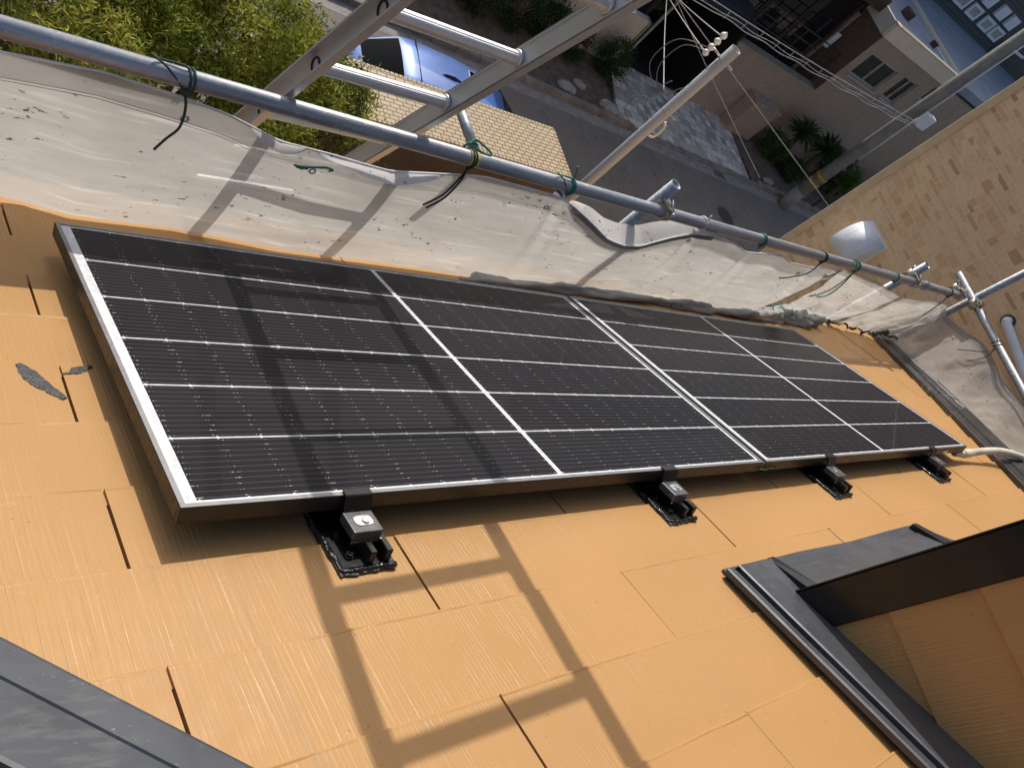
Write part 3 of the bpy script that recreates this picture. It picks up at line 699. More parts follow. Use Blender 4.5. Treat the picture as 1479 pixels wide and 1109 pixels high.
# ------------------------------------------------------------------ sheets
def wob(x, y, s=1.0):
    return (math.sin(x * 5.1 * s + 1.3 * math.sin(y * 3.0)) + .6 * math.sin(x * 11.3 * s + y * 4.1 + 1) + .35 * math.sin(x * 23 * s - y * 7 + 2) + .2 * math.sin(y * 31 + x * 9)) / 2.1
TOP = [(-2.2, -.235), (-.15, -.224), (.048, -.202), (.207, -.214), (.348, -.232), (.498, -.272), (.661, -.266), (.854, -.275), (1.038, -.24), (1.184, -.212), (1.511, -.217), (1.60, -.235), (1.72, -.275), (1.902, -.342), (2.02, -.357), (2.124, -.348), (2.25, -.27), (2.348, -.222), (2.5, -.207), (2.661, -.222), (2.80, -.255), (2.926, -.237), (3.05, -.213), (3.197, -.25), (3.4, -.245), (3.586, -.215), (3.8, -.205)]
BOT = [(-2.2, 1.33), (-.065, 1.316), (.085, 1.262), (.363, 1.283), (.671, 1.245), (1.063, 1.256), (1.55, 1.275), (2.0, 1.30), (2.431, 1.325), (3.284, 1.33), (3.9, 1.34)]
YT = PY - .022
def front_point(x, v):
    zt = interp(x, TOP); yb = interp(x, BOT)
    b = Vector(RW(x, yb, HR + .012 - .012 * (x > 2.4))); a = Vector((x, YT, zt))
    p = a.lerp(b, v)
    if x > 3.42: p.x = x - max(0, x - 3.42) * v * .8
    f = math.sin(math.pi * min(1, v * 1.05))
    p.y += -.022 * math.sin(math.pi * v) + (.003 + .004 * max(0, min(1, x - 1.5))) * f * wob(x * .7, v * 2) + .010 * max(0, v - .75) * wob(x * 2.3, v * 9)
    for tx in (1.545, 2.36, 2.83, 3.42, 3.62):
        d = p.x - tx - (v * .10)
        p.y += .010 * math.exp(-(d / (.03 + .10 * v)) ** 2) * math.cos(d * (70 - 40 * v)) * (1 - v) ** .7 * min(1, v * 8)
    if x > 1.2: p.y += -.020 * min(1, (x - 1.2)) * max(0, v - .72) / .28 * (1 + .7 * abs(math.sin(x * 6.1 + v * 9)) ** .5)
    # the slack loop between ties folds forward
    p.y += -.030 * math.exp(-((x - 1.98) / .22) ** 2) * (1 - v) ** 3 - .018 * math.exp(-((x - .75) / .3) ** 2) * (1 - v) ** 3
    return p
sh = thing('scaffold_sheet', (1.2, 1.1, -.75), 'long dirty grey scaffold sheet hanging from the eave pipe behind the panels', 'sheet', 'sheets tied to the scaffold')
NX, NV = 420, 40
mb = MB(); mb.grid([[front_point(-2.2 + 5.9 * i / NX, j / NV) for j in range(NV + 1)] for i in range(NX + 1)])
mb.build('cloth', MT['sheet'], sh)
mb = MB()
def hem_pt(x, h):
    v = h / .5; p = front_point(x, v); p.y -= .004; return p
mb.grid([[hem_pt(-2.2 + 5.9 * i / NX, h) for h in (.0, .012, .03, .05, .0615)] for i in range(NX + 1)])
mb.build('hem', MT['hem'], sh)
for h0 in (.060, .068):
    mb = MB(); mb.grid([[hem_pt(-2.2 + 5.9 * i / NX, h0 + dh) + Vector((0, -.002, 0)) for dh in (0, .0022)] for i in range(NX + 1)]); mb.build('hem_seam', MT['bundle'], sh)
mb = MB(); mb.tube([front_point(-2.2 + 5.9 * i / 200, 0) + Vector((0, -.003, .001)) for i in range(201)], .0032, 6); mb.build('edge_cord', MT['whitep'], sh)
mb = MB(); mb.grid([[front_point(3.66 + dx, v) + Vector((0, -.005, 0)) for dx in (0, .012, .024)] for v in np.linspace(0, 1, 30)]); mb.build('edge_tape', MT['tape'], sh)
mb = MB(); mb.grid([[front_point(1.62 + .86 * i / 80, h) + Vector((0, -.0075, 0)) for h in (.0, .022, .044)] for i in range(81)]); mb.build('edge_tape', MT['tape'], sh)
# flap folded outward over the slack parts, sunlight put into its paler colour
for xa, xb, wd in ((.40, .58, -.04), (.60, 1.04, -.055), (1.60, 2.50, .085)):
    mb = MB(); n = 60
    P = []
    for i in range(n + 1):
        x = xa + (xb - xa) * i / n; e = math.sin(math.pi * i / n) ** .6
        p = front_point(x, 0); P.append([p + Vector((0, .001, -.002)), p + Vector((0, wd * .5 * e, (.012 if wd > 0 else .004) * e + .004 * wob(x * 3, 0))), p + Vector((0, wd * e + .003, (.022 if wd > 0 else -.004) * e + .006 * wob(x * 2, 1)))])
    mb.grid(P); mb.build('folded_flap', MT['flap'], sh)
for x, h in ((.245, .05), (.62, .075), (1.50, .05), (2.36, .045), (3.35, .05), (3.6, .05)):
    mb = MB(); p = front_point(x, h / .5) + Vector((0, -.008, 0)); mb.tube([p + Vector((.009 * math.cos(a), -.0, .009 * math.sin(a))) for a in np.linspace(0, 2 * math.pi, 13)], .0032, 6)
    mb.build('eyelet', MT['steel'], sh)
# second sheet wrapping the right corner
tops = [(3.73, 1.112, -.205), (3.84, 1.10, -.203), (4.15, 1.08, -.215), (4.35, 1.07, -.245), (4.6, 1.065, -.275), (4.85, 1.06, -.25), (5.08, 1.07, -.225), (5.25, 1.07, -.24), (5.36, 1.03, -.30), (5.385, .90, -.262), (5.39, .76, -.195), (5.39, .60, -.19), (5.39, .43, -.205), (5.39, .28, -.17), (5.39, .05, -.165), (5.39, -.3, -.165), (5.39, -.8, -.165)]
bots = [(3.86, 1.36), (4.04, 1.36), (4.25, 1.36), (4.42, 1.375), (4.60, 1.365), (4.80, 1.32), (4.95, 1.29), (5.03, 1.22), (4.98, 1.10), (4.86, .95), (4.72, .80), (4.60, .62), (4.48, .46), (4.37, .28), (4.20, .05), (3.98, -.25), (3.6, -.7)]
TS = smooth(tops, 14); BS = smooth([RW(a, b, HR + (.015 if i < 7 else .05)) for i, (a, b) in enumerate(bots)], 14)
P = []; NV = 34; RI = ROOF.inverted()
for i, (a, b) in enumerate(zip(TS, BS)):
    s = i / 14.0; col = []
    for j in range(NV + 1):
        v = j / NV; p = a.lerp(b, v); f = math.sin(math.pi * v)
        n = Vector((-.25, -1, .2)) if s < 8 else Vector((-.5, .1, .8))
        amp = .026 if s < 9 else .017
        q = amp * f * (math.sin(s * 1.9 + v * 2.4 + .6 * math.sin(v * 6 + s)) * .6 + .45 * math.sin(s * 4.1 - v * 5 + 1) + .22 * math.sin(s * 9 + v * 6) + .12 * math.sin(v * 23 + s * 5))
        q += amp * .9 * f * (abs(math.sin(s * 1.35 + v * 1.8)) ** .55 - .6) - amp * .55 * f * abs(math.sin(s * 3.1 - v * 2.6 + .7)) ** .5 + amp * .35 * f * abs(math.sin(s * 6.3 + v * 4.0)) ** .6
        q += .018 * max(0, v - .7) * math.sin(s * 13 + v * 4) * 3 * (s < 8)
        p = p + n * q
        p.z -= (.05 if s < 9 else .045) * f * (.55)
        q = RI @ p
        if q.x - .85 * q.y < 4.12: q.z = max(q.z, HR + (.016 if q.x - .85 * q.y < 3.98 else .066)); q.z += (.010 + .010 * math.sin(s * 7.3) + .006 * math.sin(s * 17)) * max(0, v - .8) * 5 * (s < 8); p = ROOF @ q
        col.append(p)
    P.append(col)
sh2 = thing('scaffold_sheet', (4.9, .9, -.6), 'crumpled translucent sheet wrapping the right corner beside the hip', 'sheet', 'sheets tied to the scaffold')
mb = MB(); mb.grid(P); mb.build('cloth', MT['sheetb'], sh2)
bt = [P[i][-1] + Vector((0, -.006, .004)) for i in range(0, 14 * 8)]
mb = MB(); mb.tube([p + Vector((.0, .008 * math.sin(i * .37) + .005 * math.sin(i * .9), .006 + .006 * math.sin(i * .52 + 1))) for i, p in enumerate(bt)], [.005 + .004 * math.sin(i * .33) ** 2 + .008 * math.exp(-((i - 98) / 6) ** 2) for i in range(len(bt))], 8); mb.build('shaded_foot', MT['shadecloth'], sh2)  # dark strip stands in for shade under the sheet's curled foot
mb = MB(); mb.grid([[c[j] + Vector((-.003, -.003, .003)) for j in range(0, 4)] for c in P]); mb.build('hem', MT['hem'], sh2)
# gathered roll of surplus sheet on the roof edge
bun = thing('sheet_bundle', RW(3.7, 1.33, HR), 'rumpled roll of surplus sheet tied with cord along the roof edge', 'sheet')
for kk, (xa, xb, ra, rb, dy) in enumerate(((2.3, 4.25, .012, .044, -.01), (1.4, 3.9, .016, .034, -.03), (3.35, 4.35, .022, .046, .01))):
    rings = []
    n = 150
    for i in range(n + 1):
        f = i / n; x = xa + (xb - xa) * f; y = interp(x, BOT) - .012 + dy + .012 * wob(x * 2, kk)
        rad = (ra + (rb - ra) * f ** 1.3) * (1 + .22 * wob(x * 2.6, kk * 3) + .12 * wob(x * 7, kk)) * (1 if .02 < f < .97 else .35)
        ring = []
        for k in range(22):
            a = 2 * math.pi * k / 22; rr = rad * (1 + .24 * math.sin(a * 3 + x * 7 + kk) + .22 * abs(math.sin(a * 2.5 - x * 9 + kk)) ** .5 + .10 * math.sin(a * 8 + x * 31) * (x > 3.2) + .10 * math.sin(x * 43 + a * 2) * (x > 3.3))
            ring.append(RW(x, y + rr * 1.25 * math.cos(a), HR + .004 + max(0, rad * .75 + rr * math.sin(a))))
        rings.append(ring)
    mb = MB(); mb.loft(rings); mb.build('fold', MT['bundle'], bun)
for x in (3.74, 3.86, 4.02):
    mb = MB(); y = interp(x, BOT)
    mb.tube([RW(x + .03 * math.sin(a * 2), y + .06 * math.cos(a), HR + .035 + .055 * math.sin(a)) for a in np.linspace(0, 2 * math.pi, 20)] + [RW(x + .03, y - .07, HR + .07), RW(x + .09, y - .08, HR + .06), RW(x + .12, y - .05, HR + .075)], .0035, 6)
    mb.build('cord', MT['green'], bun)

# ------------------------------------------------------------------ ties
def tie(x, mat, label, tails, loops=2, side=-1, bow=True, yz=None, ax=None):
    cy, cz = yz or (PY, PZ); mb = MB(); r = random.Random(int(x * 100))
    pts = []
    for a in np.linspace(-.5 * math.pi, (2 * loops - .5) * math.pi, 16 * loops + 1):
        pts.append(Vector((x + .005 * a / math.pi + r.uniform(-.001, .001), cy + (PR + .0035) * math.cos(a), cz + (PR + .0035) * math.sin(a))))
    mb.tube(pts, .0032, 6)
    k = Vector((x, cy - .026, cz - .016))
    bmesh.ops.create_icosphere(mb.bm, subdivisions=2, radius=.0085, matrix=Matrix.Translation(k))
    if bow:
        mb.tube(smooth([k, k + Vector((-.05, .012, .045)), k + Vector((-.085, .028, .056)), k + Vector((-.06, .035, .045)), k + Vector((0, .03, .045)), k], 5), .0028, 6)
    for t in tails:
        mb.tube(smooth([k] + [k + Vector(q) for q in t], 5), .0034, 6)
    return tag(mb.build('tie_cord', MT[mat]), label, 'cord', 'cords tying the sheet to the pipe')
tie(.222, 'dcord', 'dark green cord with one long tail, nearest tie on the eave pipe', [[(.01, -.02, -.03), (.012, -.035, -.085), (-.012, -.05, -.12), (-.03, -.06, -.155)]])
mb = MB(); mb.tube(smooth([front_point(.57, .13) + Vector(q) for q in ((0, -.012, 0), (.02, -.02, .012), (.05, -.018, .018), (.075, -.02, .028), (.10, -.016, .02), (.095, -.012, .008))], 5), .0032, 6)
mb.tube(smooth([front_point(.57, .13) + Vector(q) for q in ((0, -.012, 0), (-.012, -.018, .008), (.012, -.022, .01), (.03, -.014, 0), (.0, -.012, -.004))], 5), .0032, 6)
tag(mb.build('loose_cord', MT['green']), 'loose knotted green cord lying in the slack sheet hem under the ladder', 'cord')
tie(1.095, 'bcord', 'black cord with two long tails beside the yellow band', [[(-.015, -.02, -.03), (-.04, -.04, -.10), (-.085, -.05, -.155)], [(-.005, -.02, -.04), (-.025, -.04, -.11), (-.065, -.05, -.165)]], bow=False)
mb = MB(); mb.tube(smooth([(1.09, 1.15, -.15), (1.11, 1.165, -.14), (1.15, 1.15, -.145), (1.175, 1.135, -.152), (1.15, 1.13, -.155), (1.11, 1.14, -.15)], 5), .004, 6); mb.tube([(1.11 + .022 * math.cos(a), 1.16, -.172 + .022 * math.sin(a)) for a in np.linspace(0, 6.28, 13)], .004, 6)
tag(mb.build('tie_cord', MT['green']), 'green cord binding the outrigger tube to the eave pipe', 'cord', 'cords tying the sheet to the pipe')
tie(1.545, 'green', 'bright green cord tied at the corner of the tan tiled block', [[(0, .03, .05), (-.01, .05, .09)]], bow=True)
tie(2.36, 'whitep', 'white cord looped over the eave pipe past the open topped post', [[(-.01, .01, .04), (-.012, .02, .075)]], 1, bow=False)
tie(2.83, 'green', 'green cord wound round the eave pipe beyond the white cord', [[(.01, .0, -.02)]], 2, bow=False)
tie(3.42, 'dcord', 'thin dark cord with a long tail left of the crumpled roll', [[(-.05, -.03, -.06), (-.16, -.045, -.10), (-.25, -.05, -.125)]], 2, bow=False)
tie(3.80, 'green', 'green cord knotted under the white vent hood', [[(-.06, -.04, -.09), (-.14, -.06, -.16), (-.20, -.06, -.20)], [(-.03, -.04, -.08), (-.09, -.07, -.15), (-.16, -.07, -.18)], [(.03, .01, .03)]], 2)
tie(4.32, 'green', 'small green cord between the vent hood and the stub post', [[(.04, .01, .02)]], 1, bow=False)
tie(5.18, 'dcord', 'green cord with a dark tail by the far pipe end', [[(-.08, -.04, -.06), (-.2, -.08, -.09), (-.30, -.11, -.11)]], 1, bow=False)
mb = MB(); c = Vector((5.42, .70, -.13))
mb.tube([c + Vector((.028 * math.cos(a), .004 * a, .028 * math.sin(a))) for a in np.linspace(0, 12.5, 30)], .0035, 6)
mb.tube(smooth([c + Vector((-.03, 0, -.01)), c + Vector((-.12, -.02, -.04)), c + Vector((-.26, .0, -.08)), c + Vector((-.36, .03, -.13))], 5), .003, 6)
mb.tube(smooth([c + Vector((-.03, 0, -.01)), c + Vector((-.10, -.04, -.05)), c + Vector((-.20, -.05, -.10)), c + Vector((-.27, -.04, -.14))], 5), .003, 6)
tag(mb.build('tie_cord', MT['dcord']), 'dark cord tying the side sheet to the right hand pipe', 'cord', 'cords tying the sheet to the pipe')

# ------------------------------------------------------------------ ladder
LA = Vector((.518, 1.133, -.031)); th = .336
LD = Vector((0, -math.sin(th), math.cos(th))); LR = Vector((math.cos(.039), math.sin(.039), 0)); LR = (LR - LD * LR.dot(LD)).normalized(); LN = LR.cross(LD)
lad = thing('ladder', LA - LD * 7.35, 'aluminium ladder leaning on the eave pipe, its top rising past the frame', 'ladder')
def LP(r, k, n): return LA + LR * r + LD * (.303 * k) + LN * n
XL, XR = -.020, .392
for r0, sgn in ((XL, -1), (XR, 1)):
    mb = MB(); a, b = -24.0, 6.3
    mb.bar(LP(r0, a, 0), LP(r0, b, 0), .004, .062, LN)
    for n in (-.0285, .0285):
        mb.bar(LP(r0 + sgn * .011, a, n), LP(r0 + sgn * .011, b, n), .026, .006, LN)
    for n in (-.024, .024):
        mb.bar(LP(r0 - sgn * .003, a, n), LP(r0 - sgn * .003, b, n), .004, .005, LN)
    rail = mb.build('rail', MT['alu'], lad)
for k in range(-4, 7):
    if k > 6: continue
    pts = [LP(XL, k, 0), LP(XR, k, 0)]
    mb = MB(); seg = 40; rings = []
    for f in (0, 1):
        c = pts[f]; rings.append([c + (LD * math.cos(2 * math.pi * q / seg) + LN * math.sin(2 * math.pi * q / seg)) * (.0185 if q % 5 else .0176) for q in range(seg)])
    mb.loft(rings, smooth=False); rg = mb.build('rung', MT['rung'], lad)
    mb = MB(); mb.tube([LP(XR - .014, k, 0), LP(XR - .011, k, 0), LP(XR - .003, k, 0)], [.0205, .0235, .0245], 28); mb.build('collar', MT['alu'], rg)
    mb = MB(); c = LP(XL - .0035, k, 0)
    mb.tube([c + LD * (.0195 * math.cos(a)) + LN * (.0195 * math.sin(a)) for a in np.linspace(0, 2 * math.pi, 25)], .0030, 6)
    mb.build('swaged_end', MT['black'], rg)

# ------------------------------------------------------------------ ground and road (street frame)
def struct(name, mb, m, frame=STREET):
    return tag(mb.build(name, MT[m], None, frame), kind='structure')
mb = MB(); mb.quad([(-400, -400, GZ - .02), (400, -400, GZ - .02), (400, 400, GZ - .02), (-400, 400, GZ - .02)]); struct('ground', mb, 'gnd')
mb = MB(); mb.box(-60, 80, 6.4, 11.45, GZ - .2, GZ); struct('road', mb, 'asphalt')
mb = MB(); mb.box(-60, 80, 11.45, 11.80, GZ - .2, GZ + .004); struct('gutter', mb, 'concrete')
mb = MB()
for i in range(-20, 50):
    if 13.2 < i * .6 < 19: mb.box(i * .6 + .004, i * .6 + .596, 11.80, 11.96, GZ - .2, GZ + .05)
    else: mb.box(i * .6 + .004, i * .6 + .596, 11.80, 11.96, GZ - .2, GZ + .13)
mb.bevel(.012, 1); struct('kerb', mb, 'kerb')
mb = MB(); mb.box(-10, 13.3, 11.96, 13.95, GZ - .2, GZ + .06); struct('planting_strip', mb, 'soil')
mb = MB(); mb.box(19.0, 30, 11.96, 14.15, GZ - .2, GZ + .06); struct('planting_strip', mb, 'soil')
mb = MB(); mb.prism([(13.32, 11.97), (18.85, 11.97), (19.0, 14.2), (13.9, 14.3)], GZ - .2, GZ + .055); struct('driveway', mb, 'paver')
mb = MB(); mb.tube([(16.72, 10.08, GZ - .1), (16.72, 10.08, GZ + .006)], .31, 32)
for a in range(8): mb.box(16.72 - .24 + a * .065, 16.72 - .21 + a * .065, 9.9, 10.26, GZ, GZ + .011)
tag(mb.build('manhole_cover', MT['iron'], None, STREET), 'round iron manhole cover in the shaded road', 'manhole cover')
mb = MB(); mb.box(17.0, 17.55, 11.48, 11.78, GZ, GZ + .012); dg = mb.build('drain_grate', MT['concrete'], None, STREET); tag(dg, 'slotted drain grate in the gutter by the paved driveway', 'drain')
mb = MB()
for i in range(6): mb.box(17.06 + i * .08, 17.10 + i * .08, 11.52, 11.74, GZ + .012, GZ + .016)
mb.build('slots', MT['dark'], dg, STREET)
for i, (x, y, s, lb) in enumerate([(11.6, 12.2, .17, 'pale stone on the kerb side nearest the ladder rail'), (12.1, 12.5, .13, 'small pale stone in the planting strip below the round shrub'), (13.0, 12.15, .2, 'long pale stone at the driveway edge of the planting strip'), (19.9, 12.15, .14, 'pale stone beside the kerb past the driveway')]):
    mb = MB(); bmesh.ops.create_icosphere(mb.bm, subdivisions=2, radius=1, matrix=Matrix.Translation((x, y, GZ + .1)) @ Matrix.Diagonal((s * 1.7, s, s * .6, 1)))
    for v in mb.bm.verts: v.co += Vector((rng.normal(0, .012), rng.normal(0, .012), rng.normal(0, .008)))
    tag(mb.build('stone', MT['rock'], None, STREET), lb, 'stone', 'stones in the planting strip')

# ------------------------------------------------------------------ tan tiled block below the scaffold
can = thing('tiled_block', (4.2, 4.6, GZ), 'tall block with a flat top of small tan tiles, just below the eave pipe', 'tiled wall')
mb = MB(); mb.box(2.2, 5.68, 4.283, 4.932, GZ, -3.05); mb.build('block', MT['wood'], can)  # dark body colour stands in for shade on the block's sides
mb = MB(); mb.box(2.2, 5.668, 4.296, 4.920, -3.049, -3.0); mb.build('tiled_top', MT['canopy'], can)
mb = MB(); x = 2.2
i = 0
while x < 5.66:                                       # edge tiles proud of the top
    for y0, y1 in ((4.266, 4.300), (4.915, 4.949)):
        mb.box(x + .002, x + .046, y0, y1, -3.045, -2.996)
    x += .05
y = 4.302
while y < 4.91:
    mb.box(5.664, 5.698, y, y + .044, -3.045, -2.996); y += .05
mb.bevel(.005, 1); mb.build('edge_tiles', MT['canopyw'], can)

# ------------------------------------------------------------------ neighbour with the stone patterned wall
nb = thing('neighbour_house', (9, -1, GZ), 'neighbouring house with a tan stone patterned side wall', 'house')
mb = MB(); mb.box(6.0, 13, -6, 2.46, GZ, 1.35); mb.build('side_wall', MT['siding'], nb)
mb = MB(); mb.box(5.988, 6.02, 2.405, 2.475, GZ, 1.35); mb.bevel(.004, 1); mb.build('corner_trim', MT['trim'], nb)
mb = MB(); mb.box(5.985, 6.02, -6, .60, -.300, -.255); mb.build('band_trim', MT['trim'], nb)
mb = MB(); mb.prism([(5.6, -6.4), (13.4, -6.4), (13.4, 2.6), (6.0, 2.6)], 1.36, 1.5); mb.build('roof', MT['rooft'], nb)
vh = thing('vent_hood', (6, 2.05, -.8), 'white curved vent hood on the stone patterned wall', 'vent hood')
mb = MB()
prof = [(0, -.630)] + [(-.03 - .155 * math.sin(a), -.630 - .02 - .17 * (1 - math.cos(a)) - (.0)) for a in np.linspace(0, math.pi / 2, 14)] + [(-.186, -.93)]
prof2 = [(x * .97 + .004, z - .004) for x, z in prof]
ys = (1.895, 2.155)
for ya, yb_ in (ys,):
    V = [[(6 + x, y, z) for x, z in prof] for y in (ya, yb_)]
    mb.grid(V)
    for y in (ya, yb_):
        vs_ = [mb.bm.verts.new((6 + x, y, z)) for x, z in prof] + [mb.bm.verts.new((6.0, y, -.90))]
        mb.bm.faces.new(vs_)
hd = mb.build('hood', MT['white'], vh)
for e in [hd]:
    sm = e.modifiers.new('thick', 'SOLIDIFY'); sm.thickness = .003
mb = MB(); mb.box(5.992, 6.004, 1.885, 2.165, -.94, -.625); mb.bevel(.003, 1); mb.build('flange', MT['white'], vh)
mb = MB()
for y in (1.955, 2.095):
    P = [(6 + x - .0015, y, z) for x, z in prof[4:-1]]; mb.tube(P, .0022, 6)
mb.build('seam', MT['white'], vh)
dp = thing('downpipe', (5.94, .8, -.2), 'white drain pipe bending out of the stone patterned wall at the right', 'pipe')
mb = MB(); mb.tube(smooth([(6.02, .945, -.13), (5.97, .945, -.13), (5.94, .925, -.135), (5.935, .88, -.14), (5.935, .3, -.22), (5.935, -.6, -.34)], 8), .033, 18); mb.build('pipe_run', MT['white'], dp)
mb = MB(); mb.tube([(6.005, .945, -.13), (5.985, .945, -.13)], .05, 20); mb.build('wall_seal', MT['iron'], dp)
mb = MB(); mb.tube([(5.95, .66, -.40), (5.95, .1, -.27)], .033, 18); tag(mb.build('drain_pipe', MT['white']), 'second white pipe running below the first, cut by the side scaffold pipe', 'pipe')

# ------------------------------------------------------------------ car
car = thing('parked_car', SW(6.9, 8.9, GZ), 'light blue hatchback parked on the road, seen from above behind the ladder', 'car')
CF = STREET @ Matrix.Translation((6.90, 8.82, GZ)) @ Matrix.Rotation(R(-5), 4, 'Z') @ Matrix.Translation((-.96, 0, 0)) @ Matrix.Scale(1.2, 4, (1, 0, 0)) @ Matrix.Translation((.96, 0, 0))
def csec(x, zl, zb, hw, n=10):
    # closed lower body section
    out = []
    for y, z in ((-.88, zl), (-.98, zl + .12), (-1.0, zl + .32), (-.985, zb - .14), (-.93, zb - .03), (-.72, zb + .012), (-.3, zb + .03), (.3, zb + .03), (.72, zb + .012), (.93, zb - .03), (.985, zb - .14), (1.0, zl + .32), (.98, zl + .12), (.88, zl)):
        out.append((x, y * hw, z))
    return out
mb = MB()
ST = [(-2.06, .32, .66, .62), (-2.02, .22, .80, .72), (-1.9, .2, .90, .80), (-1.5, .19, .94, .84), (-.8, .19, .93, .85), (0, .19, .92, .85), (.7, .19, .92, .85), (1.15, .19, .90, .84), (1.6, .2, .80, .82), (1.85, .22, .70, .76), (2.0, .26, .58, .66), (2.06, .34, .48, .55)]
mb.loft([csec(*s) for s in ST]); mb.build('body', MT['paint'], car, CF)
def gsec(x, z, hw, zb, hb):
    return [(x, -hb, zb), (x, -hw * 1.0, z - .06), (x, -hw * .9, z - .012), (x, -hw * .5, z + .012), (x, 0, z + .02), (x, hw * .5, z + .012), (x, hw * .9, z - .012), (x, hw, z - .06), (x, hb, zb)]
mb = MB()
GS = [(-1.78, .97, .64, .90, .75), (-1.60, 1.06, .65, .90, .77), (-1.16, 1.46, .58, .90, .78), (-1.0, 1.50, .585, .90, .78), (-.4, 1.53, .60, .90, .79), (.25, 1.51, .60, .90, .79), (.45, 1.46, .59, .90, .79), (1.12, 1.0, .66, .88, .78), (1.25, .92, .68, .86, .78)]
mb.loft([gsec(*s) for s in GS]); cab = mb.build('cabin', MT['paint'], car, CF)
def gl(name, a, b, f0, f1, hs=.93, m='cglass', off=.006):
    mb = MB(); P = []
    for f in np.linspace(f0, f1, 7):
        s = [a[i] + (b[i] - a[i]) * f for i in range(5)]; g = gsec(*s); P.append([(x, y * hs, z + off) for x, y, z in g[2:7]])
    mb.grid(P); return mb.build(name, MT[m], car, CF)
gl('rear_window', GS[1], GS[2], .06, .96); gl('windscreen', GS[6], GS[7], .03, .97)
gl('cowl', GS[7], GS[8], .05, .9, 1.0, 'rubber', .008)
for s in (-1, 1):
    for xa, xb in ((-1.05, -.35), (-.28, .42)):
        mb = MB(); mb.quad([(xa, s * .80, .955), (xb + .2 * (xb > 0), s * .80, .955), (xb, s * .625, 1.40), (xa + .1, s * .625, 1.40)]); mb.build('side_window', MT['cglass'], car, CF)
    mb = MB(); mb.box(.62, .78, s * .98 - .09, s * .98 + .09, .95, 1.08); mb.bevel(.03, 2); mb.build('mirror', MT['paint'], car, CF)
    mb = MB(); bmesh.ops.create_uvsphere(mb.bm, u_segments=16, v_segments=10, radius=1, matrix=Matrix.Translation((1.80, s * .60, .66)) @ Matrix.Diagonal((.2, .14, .1, 1))); mb.build('headlight', MT['lamp'], car, CF)
    mb = MB(); mb.box(-2.05, -1.95, s * .66 - .08, s * .66 + .08, .66, .86); mb.bevel(.02, 2); mb.build('tail_light', MT['redl'], car, CF)
    for x in (-1.28, 1.28):
        mb = MB(); mb.tube([(x, s * .70, .30), (x, s * .86, .30)], .30, 28); wl = mb.build('wheel', MT['rubber'], car, CF)
        mb = MB(); mb.tube([(x, s * .862, .30), (x, s * .866, .30)], .19, 20); mb.build('rim', MT['steel'], wl, CF)
mb = MB(); mb.hexa([(-.62, -.02, 1.54), (-.42, -.045, 1.545), (-.24, 0, 1.545), (-.42, .045, 1.545), (-.56, -.005, 1.575), (-.42, -.018, 1.580), (-.3, 0, 1.56), (-.42, .018, 1.58)]); mb.build('antenna_fin', MT['rubber'], car, CF)
mb = MB()
for x in (-.96,): mb.box(x, x + .012, -.55, .55, 1.508, 1.524)
mb.build('roof_seam', MT['rubber'], car, CF)
mb = MB(); mb.box(-.15, .05, .18, .40, 1.535, 1.552); mb.bevel(.004, 1); sr = mb.build('roof_hatch', MT['steel'], car, CF)
mb = MB(); mb.box(-.13, .03, .2, .38, 1.552, 1.556); mb.build('hatch_glass', MT['cglass'], sr, CF)

# ------------------------------------------------------------------ leafy garden trees at the left
def tree(base, label, crowns, trunk_r, seedleaf, group='feathery trees in the front garden', mat='leaf', L=.058, Wd=.0068, name='tree'):
    t = thing(name, base, label, 'tree', group)
    mb = MB(); b = Vector(base)
    c0 = Vector(crowns[0][0])
    mb.tube(smooth([b, b.lerp(c0, .4) + Vector((.1, .06, 0)), b.lerp(c0, .8), c0 + Vector((0, 0, crowns[0][1][2] * .3))], 4), [trunk_r * (1 - .045 * i) for i in range(13)], 10)
    for c, rad, *_ in crowns:
        for q in range(7):
            a = q * .9 + .3; e = Vector(c) + Vector((rad[0] * .75 * math.cos(a), rad[1] * .75 * math.sin(a), rad[2] * (.1 + .5 * (q % 3) / 2)))
            st_ = b.lerp(Vector(c), .72)
            mb.tube(smooth([st_, st_.lerp(e, .5) + Vector((0, 0, .12)), e], 4), [trunk_r * .34 * (1 - .1 * i) for i in range(9)], 6)
    mb.build('trunk', MT['trunk'], t)
    Vs = []
    for c, rad, nc, per, clr in crowns:
        c = np.array(c); rad = np.array(rad)
        u = rng.normal(0, 1, (nc, 3)); u /= np.linalg.norm(u, axis=1)[:, None]; u[:, 2] = np.where(rng.random(nc) < .75, np.abs(u[:, 2]), u[:, 2])
        rr = .45 + .55 * rng.random(nc) ** .6; cc = c + u * rad * rr[:, None]
        for q, uu in zip(cc, u):
            # a drooping spray: twig axis with leaflets on both sides
            k = int(per * rng.uniform(.5, 1.5)); ax = uu * .8 + rng.normal(0, .55, 3); ax /= np.linalg.norm(ax)
            ln = clr * rng.uniform(.7, 1.6); s = rng.random(k)
            p = q + ax * ln * s[:, None] + np.outer(-(s ** 2) * ln * .45, [0, 0, 1]) + rng.normal(0, .035, (k, 3)) * (1 + s[:, None])
            d = np.tile(ax, (k, 1)) * .55
            Vs.append(leaves(p, d, L, Wd, .62, .25))
    link('crown', leafmesh('crown', np.concatenate(Vs)), MT[mat], t)
    return t
tree((.75, 5.0, GZ), 'yellow green feathery tree filling the upper left corner', [((.35, 4.15, -3.1), (1.05, .9, 1.25), 125, 260, .25), ((.9, 5.4, -3.5), (1.3, 1.2, 1.2), 130, 230, .30)], .09, 1)
